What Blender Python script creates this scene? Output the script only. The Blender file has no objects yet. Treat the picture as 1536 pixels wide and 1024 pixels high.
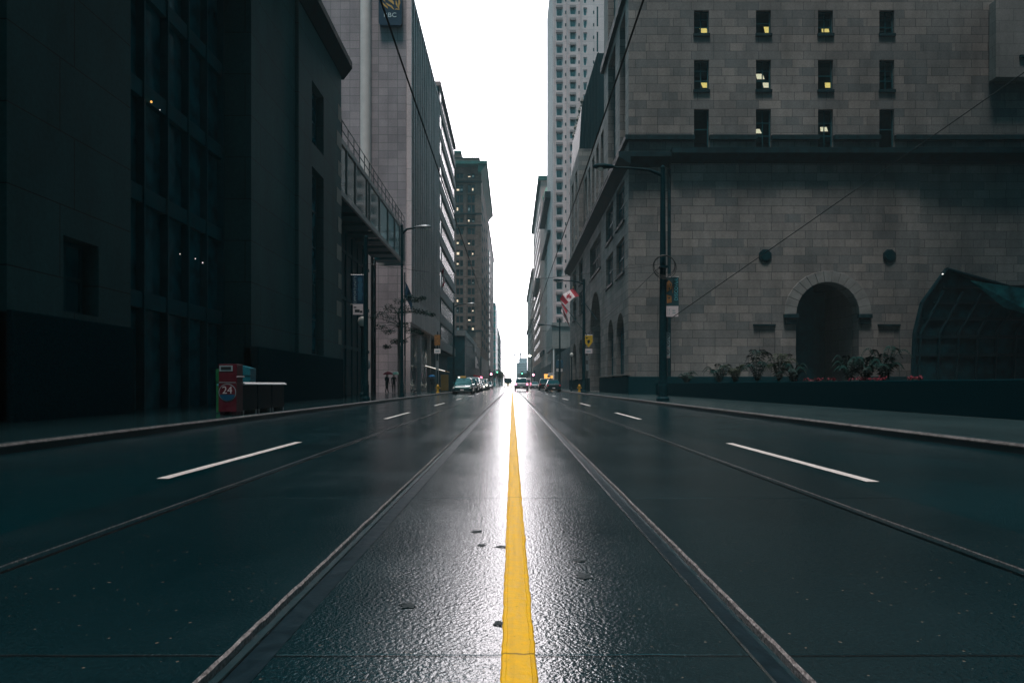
import bpy, math, random
from mathutils import Vector, Matrix
random.seed(7)
PI = math.pi
scene = bpy.context.scene
COL = scene.collection
F, U0, V0, H = 1024.0, 768.0, 577.0, 0.86      # focal length in px, vanishing point, eye height


def at(u, v, Y):                                # a pixel of the photograph at distance Y -> a point of the place
    return Vector(((u - U0) * Y / F, Y, H - (v - V0) * Y / F))


def zz(v, Y): return H - (v - V0) * Y / F
def yy(u, X): return X * F / (u - U0)


# ------------------------------------------------------------------ materials
def nodes(name):
    m = bpy.data.materials.new(name)
    m.use_nodes = True
    nt = m.node_tree
    b = nt.nodes['Principled BSDF']
    return m, nt, b


def N(nt, t, **kw):
    n = nt.nodes.new(t)
    for k, v in kw.items():
        if k in n.inputs.keys():
            n.inputs[k].default_value = v
        else:
            setattr(n, k, v)
    return n


def math_n(nt, op, a, b=None, c=None):
    n = nt.nodes.new('ShaderNodeMath')
    n.operation = op
    for i, x in enumerate((a, b, c)):
        if x is None: continue
        if isinstance(x, (int, float)): n.inputs[i].default_value = x
        else: nt.links.new(x, n.inputs[i])
    return n.outputs[0]


def mixc(nt, f, a, b, mode='MIX'):
    n = nt.nodes.new('ShaderNodeMix')
    n.data_type = 'RGBA'
    n.blend_type = mode
    for i, x in ((0, f), (6, a), (7, b)):
        if isinstance(x, (int, float)): n.inputs[i].default_value = x
        elif isinstance(x, (tuple, list)): n.inputs[i].default_value = (*x[:3], 1)
        else: nt.links.new(x, n.inputs[i])
    return n.outputs[2]


def ramp(nt, f, lo, hi, a=0.0, b=1.0):
    n = nt.nodes.new('ShaderNodeMapRange')
    nt.links.new(f, n.inputs[0])
    n.inputs[1].default_value, n.inputs[2].default_value = lo, hi
    n.inputs[3].default_value, n.inputs[4].default_value = a, b
    return n.outputs[0]


def position(nt):
    return nt.nodes.new('ShaderNodeNewGeometry').outputs['Position']


def objco(nt):
    return nt.nodes.new('ShaderNodeTexCoord').outputs['Object']


def noise(nt, vec, scale, detail=4, rough=.6):
    n = N(nt, 'ShaderNodeTexNoise', Scale=scale, Detail=detail, Roughness=rough)
    nt.links.new(vec, n.inputs['Vector'])
    return n.outputs['Fac']


def pbr(name, col, rough=.6, metal=0.0, var=.25, scale=3.0, bump=.15, bscale=40, coat=0.0, dist=.004):
    m, nt, b = nodes(name)
    v = objco(nt)
    f = noise(nt, v, scale, 5)
    d = tuple(c * (1 - var) for c in col)
    l = tuple(min(1, c * (1 + var)) for c in col)
    nt.links.new(mixc(nt, ramp(nt, f, .3, .7), d, l), b.inputs['Base Color'])
    nt.links.new(ramp(nt, f, .3, .7, max(.02, rough * .8), min(1, rough * 1.2)), b.inputs['Roughness'])
    b.inputs['Metallic'].default_value = metal
    b.inputs['Coat Weight'].default_value = coat
    if bump:
        bp = N(nt, 'ShaderNodeBump', Strength=bump, Distance=dist)
        nt.links.new(noise(nt, v, bscale, 3), bp.inputs['Height'])
        nt.links.new(bp.outputs[0], b.inputs['Normal'])
    return m


def wallvec(nt):                                # (along the wall, height) from the world position
    g = nt.nodes.new('ShaderNodeNewGeometry')
    sp = nt.nodes.new('ShaderNodeSeparateXYZ'); nt.links.new(g.outputs['Position'], sp.inputs[0])
    sn = nt.nodes.new('ShaderNodeSeparateXYZ'); nt.links.new(g.outputs['True Normal'], sn.inputs[0])
    side = math_n(nt, 'GREATER_THAN', math_n(nt, 'ABSOLUTE', sn.outputs[0]), .6)
    a = math_n(nt, 'ADD', math_n(nt, 'MULTIPLY', sp.outputs[1], side),
               math_n(nt, 'MULTIPLY', sp.outputs[0], math_n(nt, 'SUBTRACT', 1.0, side)))
    cb = nt.nodes.new('ShaderNodeCombineXYZ')
    nt.links.new(a, cb.inputs[0]); nt.links.new(sp.outputs[2], cb.inputs[1])
    return cb.outputs[0], g.outputs['Position']


def masonry(name, c1, c2, mortar, bw, rh, off=.5, sq=1.0, sqf=2, msize=.012, rough=.75, stain=.25, bump=.4, tint=None, coarse=0):
    m, nt, b = nodes(name)
    vec, pos = wallvec(nt)
    w = N(nt, 'ShaderNodeTexBrick', Scale=1.0)
    w.offset, w.squash, w.squash_frequency = off, sq, sqf
    w.inputs['Brick Width'].default_value = bw
    w.inputs['Row Height'].default_value = rh
    w.inputs['Mortar Size'].default_value = msize
    w.inputs['Mortar Smooth'].default_value = .3
    w.inputs['Color1'].default_value = (*c1, 1)
    w.inputs['Color2'].default_value = (*c2, 1)
    w.inputs['Mortar'].default_value = (*mortar, 1)
    nt.links.new(vec, w.inputs['Vector'])
    col = w.outputs['Color']
    if tint:                                    # odd blocks of another stone
        w2 = N(nt, 'ShaderNodeTexBrick', Scale=1.0, Bias=-.35)
        w2.offset, w2.squash, w2.squash_frequency = off, sq, sqf
        for k, x in (('Brick Width', bw), ('Row Height', rh), ('Mortar Size', 0.0)): w2.inputs[k].default_value = x
        w2.inputs['Color1'].default_value = (0, 0, 0, 1); w2.inputs['Color2'].default_value = (1, 1, 1, 1)
        mp = N(nt, 'ShaderNodeMapping'); mp.inputs['Location'].default_value = (bw * 2 * 17, rh * 2 * 12, 0)
        nt.links.new(vec, mp.inputs[0]); nt.links.new(mp.outputs[0], w2.inputs['Vector'])
        col = mixc(nt, math_n(nt, 'MULTIPLY', ramp(nt, w2.outputs['Color'], .25, .75), .75), col, tint)
    mp = N(nt, 'ShaderNodeMapping'); mp.inputs['Scale'].default_value = (1, 1, .35)
    nt.links.new(pos, mp.inputs[0])
    st = noise(nt, mp.outputs[0], .35, 6, .65)
    col = mixc(nt, 1.0, col, mixc(nt, ramp(nt, st, .3, .7), (1 - stain,) * 3, (1 + stain * .6,) * 3), 'MULTIPLY')
    gr = noise(nt, pos, 9, 6, .75)
    col = mixc(nt, 1.0, col, mixc(nt, ramp(nt, gr, .3, .7), (.78,) * 3, (1.2,) * 3), 'MULTIPLY')
    nt.links.new(col, b.inputs['Base Color'])
    b.inputs['Roughness'].default_value = rough
    bp = N(nt, 'ShaderNodeBump', Strength=bump, Distance=.02)
    hgt = math_n(nt, 'ADD', math_n(nt, 'MULTIPLY', w.outputs['Fac'], -1.0), math_n(nt, 'MULTIPLY', noise(nt, pos, 14, 5), .6))
    nt.links.new(hgt, bp.inputs['Height']); nt.links.new(bp.outputs[0], b.inputs['Normal'])
    return m


def glass(name, col=(.01, .03, .035), rough=.06, spec=.6):
    m, nt, b = nodes(name)
    v = position(nt)
    f = noise(nt, v, 1.3, 2)
    nt.links.new(mixc(nt, ramp(nt, f, .35, .65), tuple(c * .6 for c in col), tuple(c * 1.5 for c in col)), b.inputs['Base Color'])
    b.inputs['Roughness'].default_value = rough
    b.inputs['Specular IOR Level'].default_value = spec
    bp = N(nt, 'ShaderNodeBump', Strength=.06, Distance=.05)
    nt.links.new(noise(nt, v, .9, 2), bp.inputs['Height']); nt.links.new(bp.outputs[0], b.inputs['Normal'])
    return m


def clear_glass(name, tr=.75, tint=(.75, .95, .95)):
    m, nt, b = nodes(name)
    nt.nodes.remove(b)
    out = nt.nodes['Material Output']
    t = N(nt, 'ShaderNodeBsdfTransparent'); t.inputs[0].default_value = (*tint, 1)
    g = N(nt, 'ShaderNodeBsdfGlossy', Roughness=.05); g.inputs[0].default_value = (.8, .9, .9, 1)
    fr = N(nt, 'ShaderNodeFresnel', IOR=1.5)
    f = math_n(nt, 'ADD', fr.outputs[0], 1 - tr - .04 if tr < .96 else 0.0)
    mx = N(nt, 'ShaderNodeMixShader')
    nt.links.new(f, mx.inputs[0]); nt.links.new(t.outputs[0], mx.inputs[1]); nt.links.new(g.outputs[0], mx.inputs[2])
    nt.links.new(mx.outputs[0], out.inputs[0])
    return m


def emit(name, col, s):
    m, nt, b = nodes(name)
    b.inputs['Base Color'].default_value = (*[c * .5 for c in col], 1)
    b.inputs['Emission Color'].default_value = (*col, 1)
    f = noise(nt, objco(nt), 6, 2)
    nt.links.new(ramp(nt, f, .3, .7, s * .85, s * 1.15), b.inputs['Emission Strength'])
    return m


def road_mat(name, base, joints=False, fine=1.0, wet=.0, ior=2.4):
    m, nt, b = nodes(name)
    p = position(nt)
    sp = nt.nodes.new('ShaderNodeSeparateXYZ'); nt.links.new(p, sp.inputs[0])
    n1 = noise(nt, p, 72 * fine, 2, .55)          # aggregate
    n2 = noise(nt, p, 21, 2, .5)                 # lumps
    n3 = noise(nt, p, .7, 5, .6)                 # big patches of water
    mp = N(nt, 'ShaderNodeMapping'); mp.inputs['Scale'].default_value = (2.2, .12, 1); nt.links.new(p, mp.inputs[0])
    n4 = noise(nt, mp.outputs[0], 1.0, 4)        # wheel streaks along the street
    vor = N(nt, 'ShaderNodeTexVoronoi', Scale=42.0); nt.links.new(p, vor.inputs['Vector'])
    chips = math_n(nt, 'LESS_THAN', vor.outputs['Distance'], .20)
    sel = math_n(nt, 'GREATER_THAN', noise(nt, vor.outputs['Position'], 31.7, 0), .695)
    chips = math_n(nt, 'MULTIPLY', chips, sel)
    col = mixc(nt, ramp(nt, n1, .3, .7), tuple(c * .55 for c in base), tuple(c * 1.35 for c in base))
    col = mixc(nt, ramp(nt, n3, .35, .65, 0, .45), col, tuple(c * .5 for c in base))
    col = mixc(nt, math_n(nt, 'MULTIPLY', chips, .8), col, (.19, .155, .12))
    hgt = math_n(nt, 'ADD', math_n(nt, 'MULTIPLY', n1, .75), math_n(nt, 'MULTIPLY', n2, math_n(nt, 'ADD', .12, ramp(nt, n3, .35, .65, 0, .4))))
    hgt = math_n(nt, 'ADD', hgt, math_n(nt, 'MULTIPLY', ramp(nt, vor.outputs['Distance'], .1, .5, .5, 0), .35))
    if joints:
        dy = math_n(nt, 'ABSOLUTE', math_n(nt, 'SUBTRACT', math_n(nt, 'FLOORED_MODULO', math_n(nt, 'SUBTRACT', math_n(nt, 'ADD', sp.outputs[1], math_n(nt, 'MULTIPLY', noise(nt, p, 3, 3), .02)), .67), 3.02), 1.51))
        j = ramp(nt, dy, .004, .011, 1, 0)
        col = mixc(nt, j, col, (.004, .006, .007))
        hgt = math_n(nt, 'SUBTRACT', hgt, math_n(nt, 'MULTIPLY', j, 1.5))
    nt.links.new(col, b.inputs['Base Color'])
    r = math_n(nt, 'ADD', ramp(nt, n3, .35, .65, .20 - wet, .10 - wet * .3), ramp(nt, n4, .35, .65, -.02, .04))
    nt.links.new(r, b.inputs['Roughness'])
    b.inputs['IOR'].default_value = ior
    bp = N(nt, 'ShaderNodeBump', Strength=.7, Distance=.0040)
    nt.links.new(hgt, bp.inputs['Height']); nt.links.new(bp.outputs[0], b.inputs['Normal'])
    return m


M = {}
M['asphalt'] = road_mat('wet_asphalt', (.0015, .026, .033), fine=1.2, ior=1.5)
M['slab'] = road_mat('wet_concrete', (.004, .023, .029), joints=True)
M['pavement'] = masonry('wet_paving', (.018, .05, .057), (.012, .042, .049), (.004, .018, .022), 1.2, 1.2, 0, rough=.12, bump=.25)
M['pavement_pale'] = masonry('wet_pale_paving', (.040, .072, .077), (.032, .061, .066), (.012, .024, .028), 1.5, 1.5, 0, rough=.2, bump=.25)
M['kerb'] = pbr('granite_kerb', (.012, .032, .038), .5, scale=12, bump=.3, bscale=80)
M['kerb_glint'] = pbr('pale_kerb_glint', (.15, .135, .13), .4, scale=9, var=.6)
M['ground'] = pbr('ground', (.03, .05, .055), .6, scale=.4)
M['granite'] = masonry('granite_ashlar', (.275, .256, .24), (.178, .178, .176), (.06, .062, .062), 1.75, .64, .5, .72, 3, msize=.02, tint=(.10, .122, .13), stain=.4)
M['granite_smooth'] = masonry('granite_dressed', (.26, .245, .235), (.21, .205, .2), (.08, .085, .09), 2.2, .9, .5, msize=.012, stain=.3)
M['voussoir'] = pbr('wedge_stone', (.20, .205, .20), .8, scale=1.1, var=.3, bump=.5, bscale=12, dist=.01)
M['trim'] = pbr('weathered_moulding', (.005, .028, .035), .6, scale=2, var=.5)
M['plinth'] = pbr('dark_granite', (.002, .034, .043), .45, scale=30, var=.5, bump=.1)
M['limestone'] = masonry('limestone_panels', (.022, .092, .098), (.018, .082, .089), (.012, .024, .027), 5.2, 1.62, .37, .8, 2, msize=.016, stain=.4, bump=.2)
M['quoin'] = pbr('pale_quoin', (.19, .175, .155), .7)
M['bronze'] = pbr('dark_bronze', (.004, .08, .10), .5, 0, scale=2)
M['dark_glass'] = glass('dark_glass', (.004, .045, .055))
M['black_glass'] = glass('shop_glass', (.003, .085, .11), .15, .2)
M['teal_glass'] = glass('teal_glass', (.02, .22, .24), .35, .1)
M['blind_glare_glass'] = glass('pale_blinds_and_glare', (.75, .74, .74), .2, .6)  # blinds on the banded office; white reflections painted on the slab buildings
M['pale_teal'] = glass('hotel_glass', (.05, .13, .14), .06, .9)
M['pane'] = clear_glass('clear_pane', .82)
M['shelter_glass'] = glass('shelter_glass', (.002, .035, .045), .2, .3)
M['canopy_glass'] = clear_glass('canopy_pane', .9, (.4, .7, .74))
M['lamp'] = emit('office_lamp', (1.0, .66, .2), 1.05)
M['lamp_pale'] = emit('office_lamp_pale', (1.0, .78, .55), 1.0)
M['white_lamp'] = emit('white_lamp', (1.0, .95, .88), 1.3)
M['headlight'] = emit('headlight', (1.0, .93, .75), 14)
M['red_lamp'] = emit('red_lamp', (1.0, .22, .36), 4.5)
M['red_signal'] = emit('red_signal', (1.0, .35, .5), 8)
M['green_signal'] = emit('green_signal', (.2, 1.0, .55), 4)
M['orange_lamp'] = emit('orange_sign', (1.0, .5, .12), 1.2)
M['room'] = pbr('unlit_room', (.006, .06, .075), .9, bump=0)
M['tile'] = masonry('stone_tile', (.38, .31, .33), (.28, .235, .255), (.17, .165, .17), .95, .78, 0, msize=.03, stain=.35, bump=.15)
M['rib'] = masonry('concrete_ribs', (.70, .56, .565), (.64, .515, .52), (.25, .23, .23), 30, 3.2, 0, msize=.02, stain=.3, bump=.15)
M['rib_shade'] = pbr('rib_recess_shade', (.09, .09, .095), .8, scale=.5)  # dark colour holds the shade between the ribs
M['pier'] = pbr('pale_stone_pier', (.72, .63, .61), .7, scale=.6, var=.12)
M['spandrel'] = pbr('stone_spandrel', (.32, .26, .26), .7, scale=1, var=.2)
M['spandrel'].node_tree.nodes['Principled BSDF'].inputs['Specular IOR Level'].default_value = .1
M['brown'] = masonry('brownstone', (.20, .145, .125), (.13, .095, .085), (.06, .05, .05), 1.1, .5, .5, msize=.02, stain=.45)
M['copper'] = pbr('copper_green', (.03, .13, .12), .6, scale=.8, var=.4)
M['dome'] = pbr('pale_copper', (.33, .50, .40), .6, scale=1.5, var=.2)
M['pinkstone'] = masonry('pink_stone', (.72, .555, .55), (.63, .49, .49), (.3, .26, .26), 3.0, 2.72, 0, msize=.02, stain=.2)
M['pinkstone2'] = masonry('buff_stone', (.56, .43, .40), (.48, .37, .355), (.3, .26, .25), 2.0, 1.1, .5, msize=.02, stain=.3)
M['paleconc'] = masonry('pale_concrete', (.5, .42, .38), (.45, .38, .36), (.3, .28, .28), 4, 3.4, 0, msize=.03)
M['slate'] = pbr('dark_slate', (.012, .05, .06), .6, scale=1, var=.4)
M['shop'] = pbr('dark_cladding', (.003, .06, .075), .5, scale=1, var=.4)
M['fascia'] = pbr('grey_fascia', (.26, .25, .25), .6, scale=1)
M['steel'] = pbr('wet_rail_steel', (.008, .020, .027), .35, .0, scale=14, var=.3, bump=.2, bscale=60)
M['rail_edge'] = pbr('polished_rail_edge', (.75, .72, .72), .2, 1.0, scale=20, var=.15)
M['groove'] = pbr('rail_groove', (.003, .022, .028), .5, scale=20)
M['lip'] = pbr('broken_edge_glints', (.36, .325, .325), .2, scale=70, var=.6, bump=.9, bscale=70, dist=.006)  # pale patchy colour paints the sky glints on the broken edge
M['yellow'] = pbr('yellow_road_paint', (.90, .50, .006), .5, scale=25, var=.1, bump=.35, bscale=55)
M['yellow'].node_tree.nodes['Principled BSDF'].inputs['Specular IOR Level'].default_value = .15

def worn(m, dirt, thr, scale, joints=False, amount=1.0):
    """chips, pits and tyre dirt eaten into a paint"""
    nt = m.node_tree; b = nt.nodes['Principled BSDF']
    src = b.inputs['Base Color'].links[0].from_socket
    p = position(nt)
    f = ramp(nt, noise(nt, p, scale, 6, .75), thr, thr + .05, 0, amount)
    col = mixc(nt, f, src, dirt)
    mp = N(nt, 'ShaderNodeMapping'); mp.inputs['Scale'].default_value = (30, .8, 1); nt.links.new(p, mp.inputs[0])
    col = mixc(nt, ramp(nt, noise(nt, mp.outputs[0], 1, 4), .45, .75, 0, .38), col, dirt)
    if joints:
        sp = nt.nodes.new('ShaderNodeSeparateXYZ'); nt.links.new(p, sp.inputs[0])
        dy = math_n(nt, 'ABSOLUTE', math_n(nt, 'SUBTRACT', math_n(nt, 'FLOORED_MODULO', math_n(nt, 'SUBTRACT', math_n(nt, 'ADD', sp.outputs[1], math_n(nt, 'MULTIPLY', noise(nt, p, 20, 3), .02)), .67), 3.02), 1.51))
        col = mixc(nt, ramp(nt, dy, .003, .008, .75, 0), col, tuple(c * .3 for c in dirt))
    nt.links.new(col, b.inputs['Base Color'])


worn(M['yellow'], (.36, .17, .01), .61, 80, True, .85)
M['white_paint'] = pbr('white_road_paint', (.85, .76, .73), .45, scale=16, var=.18, bump=.3, bscale=60)
worn(M['white_paint'], (.05, .07, .08), .60, 38, False, .9)
M['iron'] = pbr('dark_painted_iron', (.003, .028, .036), .45, scale=6, var=.3)
M['wire'] = pbr('black_cable', (.006, .012, .014), .6, bump=0)
M['galv'] = pbr('grey_metal', (.30, .31, .32), .4, .6, scale=8)
M['lampglass'] = pbr('frosted_globe', (.75, .72, .68), .3, scale=3, var=.08, bump=0)
M['rubber'] = pbr('black_rubber', (.012, .016, .017), .7)
M['chrome'] = pbr('silver_trim', (.65, .66, .67), .2, .9, bump=0)
M['red'] = pbr('red_paint', (.10, .010, .020), .4, scale=5, var=.2)
M['redbright'] = pbr('red_cloth', (.55, .03, .05), .7, scale=5)
M['flagred'] = pbr('flag_red', (.27, .012, .03), .8, scale=5)
M['white'] = pbr('white_plate', (.75, .70, .70), .5, scale=6, var=.08)
M['whitecloth'] = pbr('white_cloth', (.60, .53, .55), .8, scale=5, var=.1)
M['ink'] = pbr('black_ink', (.012, .02, .022), .6, bump=0)
M['paleink'] = pbr('pale_lettering', (.62, .72, .74), .5, bump=0)
M['tealink'] = pbr('teal_lettering', (.08, .38, .44), .5, bump=0)
M['greyink'] = pbr('grey_lettering', (.26, .34, .36), .5, bump=0)
M['navy'] = pbr('navy_panel', (.006, .035, .07), .35, scale=2)
M['bannerteal'] = pbr('banner_teal', (.008, .05, .06), .7, scale=2, var=.3)
M['bannerblue'] = pbr('banner_blue', (.012, .09, .15), .7, scale=2, var=.3)
M['bannerorange'] = pbr('banner_orange', (.26, .12, .035), .7, scale=6, var=.5)
M['gold'] = pbr('gold_crest', (.62, .36, .09), .4, scale=3)
M['yellowcloth'] = pbr('yellow_cloth', (.52, .33, .015), .7, scale=7, var=.35)
M['yellowpaint'] = pbr('hydrant_yellow', (.50, .28, .02), .5, scale=12, var=.3)
M['mustard'] = pbr('mustard_board', (.10, .07, .012), .6, scale=4)
M['box_teal'] = pbr('teal_box', (.015, .17, .22), .4)
M['box_green'] = pbr('green_box', (.012, .16, .06), .4)
M['circle_blue'] = pbr('blue_disc', (.01, .09, .18), .4)
M['umb_blue'] = pbr('blue_cloth', (.02, .22, .5), .6)
M['umb_pale'] = pbr('pale_cloth', (.62, .70, .55), .6)
M['coat'] = pbr('dark_coat', (.014, .028, .035), .8, scale=8)
M['skin'] = pbr('skin', (.38, .24, .18), .6, bump=0)
M['bark'] = pbr('dark_bark', (.016, .030, .030), .9, scale=14, bump=.6)
M['leaf'] = pbr('dark_leaf', (.006, .030, .026), .5, scale=30, var=.5, bump=0)
for k_ in ('leaf',):
    M[k_].node_tree.nodes['Principled BSDF'].inputs['Specular IOR Level'].default_value = .1
M['leaf2'] = pbr('olive_leaf', (.024, .036, .020), .5, scale=30, var=.5, bump=0)
M['leaf_far'] = pbr('autumn_leaf', (.16, .13, .05), .7, scale=5, var=.5, bump=0)
M['leaf2'].node_tree.nodes['Principled BSDF'].inputs['Specular IOR Level'].default_value = .1
M['flower'] = pbr('red_petals', (.24, .018, .04), .6, scale=20, var=.4, bump=0)
M['soil'] = pbr('dark_soil', (.012, .022, .022), .9)
M['car_black'] = pbr('black_car_paint', (.010, .018, .021), .2, scale=2, bump=0, coat=1)
M['car_green'] = pbr('teal_car_paint', (.012, .10, .10), .2, scale=2, bump=0, coat=1)
M['car_silver'] = pbr('silver_car_paint', (.36, .37, .39), .3, .4, scale=2, bump=0, coat=1)
M['car_white'] = pbr('white_car_paint', (.66, .65, .65), .25, scale=2, bump=0, coat=1)
M['car_red'] = pbr('dull_red_car_paint', (.20, .03, .05), .25, scale=2, bump=0, coat=1)
M['cream'] = pbr('cream_paint', (.66, .55, .40), .4, scale=2)
M['haze_glass'] = glass('hazed_far_glass', (.42, .48, .52), .4, .3)  # paler base colour puts distance haze into the glass
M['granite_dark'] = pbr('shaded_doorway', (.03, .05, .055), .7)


for k_, sp_l in (('iron', .06), ('slate', .1), ('shop', .1), ('bronze', .1), ('trim', .1), ('plinth', .0), ('steel', .2), ('room', .0), ('granite', .2), ('limestone', .2), ('copper', .15), ('brown', .2)):
    M[k_].node_tree.nodes['Principled BSDF'].inputs['Specular IOR Level'].default_value = sp_l

# ------------------------------------------------------------------ mesh helpers
class MB:
    def __init__(s): s.v, s.f = [], []

    def add(s, vs, fs):
        b = len(s.v)
        s.v += [tuple(x) for x in vs]
        s.f += [tuple(i + b for i in f) for f in fs]
        return s

    def box(s, x0, x1, y0, y1, z0, z1):
        return s.add([(x0, y0, z0), (x1, y0, z0), (x1, y1, z0), (x0, y1, z0), (x0, y0, z1), (x1, y0, z1), (x1, y1, z1), (x0, y1, z1)],
                     [(0, 3, 2, 1), (4, 5, 6, 7), (0, 1, 5, 4), (1, 2, 6, 5), (2, 3, 7, 6), (3, 0, 4, 7)])

    def quad(s, *p): return s.add(p, [tuple(range(len(p)))])

    def prism(s, pts, ax, d0, d1):              # polygon pts (a,b) swept along axis ax
        def m(a, b, d): return {'x': (d, a, b), 'y': (a, d, b), 'z': (a, b, d)}[ax]
        n = len(pts)
        vs = [m(a, b, d0) for a, b in pts] + [m(a, b, d1) for a, b in pts]
        return s.add(vs, [tuple(range(n))[::-1], tuple(range(n, 2 * n))] + [(i, (i + 1) % n, n + (i + 1) % n, n + i) for i in range(n)])

    def tube(s, pts, r, n=10, cap=True):
        pts = [Vector(p) for p in pts]
        if isinstance(r, (int, float)): r = [r] * len(pts)
        rings = []
        up = None
        for i, p in enumerate(pts):
            t = (pts[min(i + 1, len(pts) - 1)] - pts[max(i - 1, 0)]).normalized()
            if up is None:
                up = Vector((0, 0, 1)) if abs(t.z) < .9 else Vector((1, 0, 0))
            a = t.cross(up).normalized()
            bb = a.cross(t).normalized()
            up = bb
            rings.append([p + r[i] * (math.cos(2 * PI * k / n) * a + math.sin(2 * PI * k / n) * bb) for k in range(n)])
        vs = [q for rg in rings for q in rg]
        fs = [(i * n + k, i * n + (k + 1) % n, (i + 1) * n + (k + 1) % n, (i + 1) * n + k) for i in range(len(pts) - 1) for k in range(n)]
        if cap: fs += [tuple(range(n))[::-1], tuple(range((len(pts) - 1) * n, len(pts) * n))]
        return s.add(vs, fs)

    def lathe(s, prof, c=(0, 0, 0), n=20, axis='z'):
        vs, fs = [], []
        for r, h in prof:
            for k in range(n):
                a = 2 * PI * k / n
                x, y, z = r * math.cos(a), r * math.sin(a), h
                if axis == 'y': x, y, z = x, z, y
                if axis == 'x': x, y, z = z, x, y
                vs.append((c[0] + x, c[1] + y, c[2] + z))
        for i in range(len(prof) - 1):
            for k in range(n):
                fs.append((i * n + k, i * n + (k + 1) % n, (i + 1) * n + (k + 1) % n, (i + 1) * n + k))
        fs += [tuple(range(n))[::-1], tuple(range((len(prof) - 1) * n, len(prof) * n))]
        return s.add(vs, fs)

    def data(s, name, mat, smooth=False):
        me = bpy.data.meshes.new(name)
        me.from_pydata(s.v, [], s.f)
        me.materials.append(mat)
        if smooth:
            for p in me.polygons: p.use_smooth = True
        me.update()
        return me

    def build(s, name, mat, parent=None, loc=None, bevel=0, smooth=False):
        o = bpy.data.objects.new(name, s.data(name, mat, smooth))
        return place(o, parent, loc, bevel)


def place(o, parent=None, loc=None, bevel=0):
    COL.objects.link(o)
    if loc is not None: o.location = loc
    if parent is not None:
        o.parent = parent                      # things are empties: parts carry local coordinates
    if bevel:
        b = o.modifiers.new('bevel', 'BEVEL'); b.width = bevel; b.segments = 2; b.limit_method = 'ANGLE'
    return o


def tag(o, label, cat, group=None):
    o['label'] = label; o['category'] = cat
    if group: o['group'] = group
    return o


def thing(name, label, cat, loc=(0, 0, 0), rz=0, group=None):
    o = bpy.data.objects.new(name, None)
    COL.objects.link(o)
    o.location = loc; o.rotation_euler = (0, 0, rz); o.empty_display_size = .3
    return tag(o, label, cat, group)


def struct(o, kind='structure'):
    o['kind'] = kind
    return o


def dup(root, loc, rz=None, label=None, scale=None):
    r = root.copy(); COL.objects.link(r); r.location = loc
    if rz is not None: r.rotation_euler = (0, 0, rz)
    if label: r['label'] = label
    if scale: r.scale = (scale,) * 3
    for ch in list(root.children):
        c = ch.copy(); COL.objects.link(c); c.parent = r
        for g in list(ch.children):
            d = g.copy(); COL.objects.link(d); d.parent = c
    return r


def text(name, body, size, loc, rot, mat, parent=None, ext=.004, width=1.0, align='CENTER'):
    cu = bpy.data.curves.new(name, 'FONT')
    cu.body = body; cu.size = size; cu.extrude = ext; cu.align_x = align; cu.align_y = 'CENTER'; cu.resolution_u = 3
    tmp = bpy.data.objects.new(name, cu); COL.objects.link(tmp)
    dg = bpy.context.evaluated_depsgraph_get()
    me = bpy.data.meshes.new_from_object(tmp.evaluated_get(dg))
    bpy.data.objects.remove(tmp); bpy.data.curves.remove(cu)
    me.materials.clear(); me.materials.append(mat)
    o = bpy.data.objects.new(name, me)
    place(o, parent, loc)
    o.rotation_euler = rot; o.scale = (width, 1, 1)
    return o


# facade planes: (along, height, inward) -> xyz
def front(Y): return lambda a, b, d: (a, Y + d, b)          # faces the camera
def east(X): return lambda a, b, d: (X + d, a, b)           # right side of the street
def west(X): return lambda a, b, d: (X - d, a, b)           # left side of the street


def wall(mb, P, a0, a1, b0, b1, holes=(), depth=.3):
    """sheet with rectangular openings and reveals"""
    A = sorted({a0, a1} | {min(max(x, a0), a1) for h in holes for x in h[:2]})
    B = sorted({b0, b1} | {min(max(x, b0), b1) for h in holes for x in h[2:4]})
    for i in range(len(A) - 1):
        for j in range(len(B) - 1):
            ca, cb = (A[i] + A[i + 1]) / 2, (B[j] + B[j + 1]) / 2
            if any(h[0] < ca < h[1] and h[2] < cb < h[3] for h in holes): continue
            mb.quad(P(A[i], B[j], 0), P(A[i + 1], B[j], 0), P(A[i + 1], B[j + 1], 0), P(A[i], B[j + 1], 0))
    for h in holes:
        x0, x1, z0, z1 = h[:4]
        d = h[4] if len(h) > 4 else depth
        for (p, q) in (((x0, z0), (x1, z0)), ((x1, z0), (x1, z1)), ((x1, z1), (x0, z1)), ((x0, z1), (x0, z0))):
            mb.quad(P(*p, 0), P(*q, 0), P(*q, d), P(*p, d))
    return mb


def arch_fill(mb, P, a0, a1, z0, z1, zs, depth=.3, n=14, pointed=False):
    """fills the corners between an arch (springing at zs) and its rectangular opening"""
    c, r = (a0 + a1) / 2, (a1 - a0) / 2
    pts = [(c - r * math.cos(PI * k / n), zs + (z1 - zs) * math.sin(PI * k / n) ** (.8 if pointed else 1)) for k in range(n + 1)]
    for (p, q) in zip(pts, pts[1:]):
        mb.quad(P(p[0], p[1], .001), P(q[0], q[1], .001), P(q[0], z1, .001), P(p[0], z1, .001))
        mb.quad(P(*p, .001), P(*q, .001), P(*q, depth), P(*p, depth))
    return pts


_cache = {}


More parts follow.
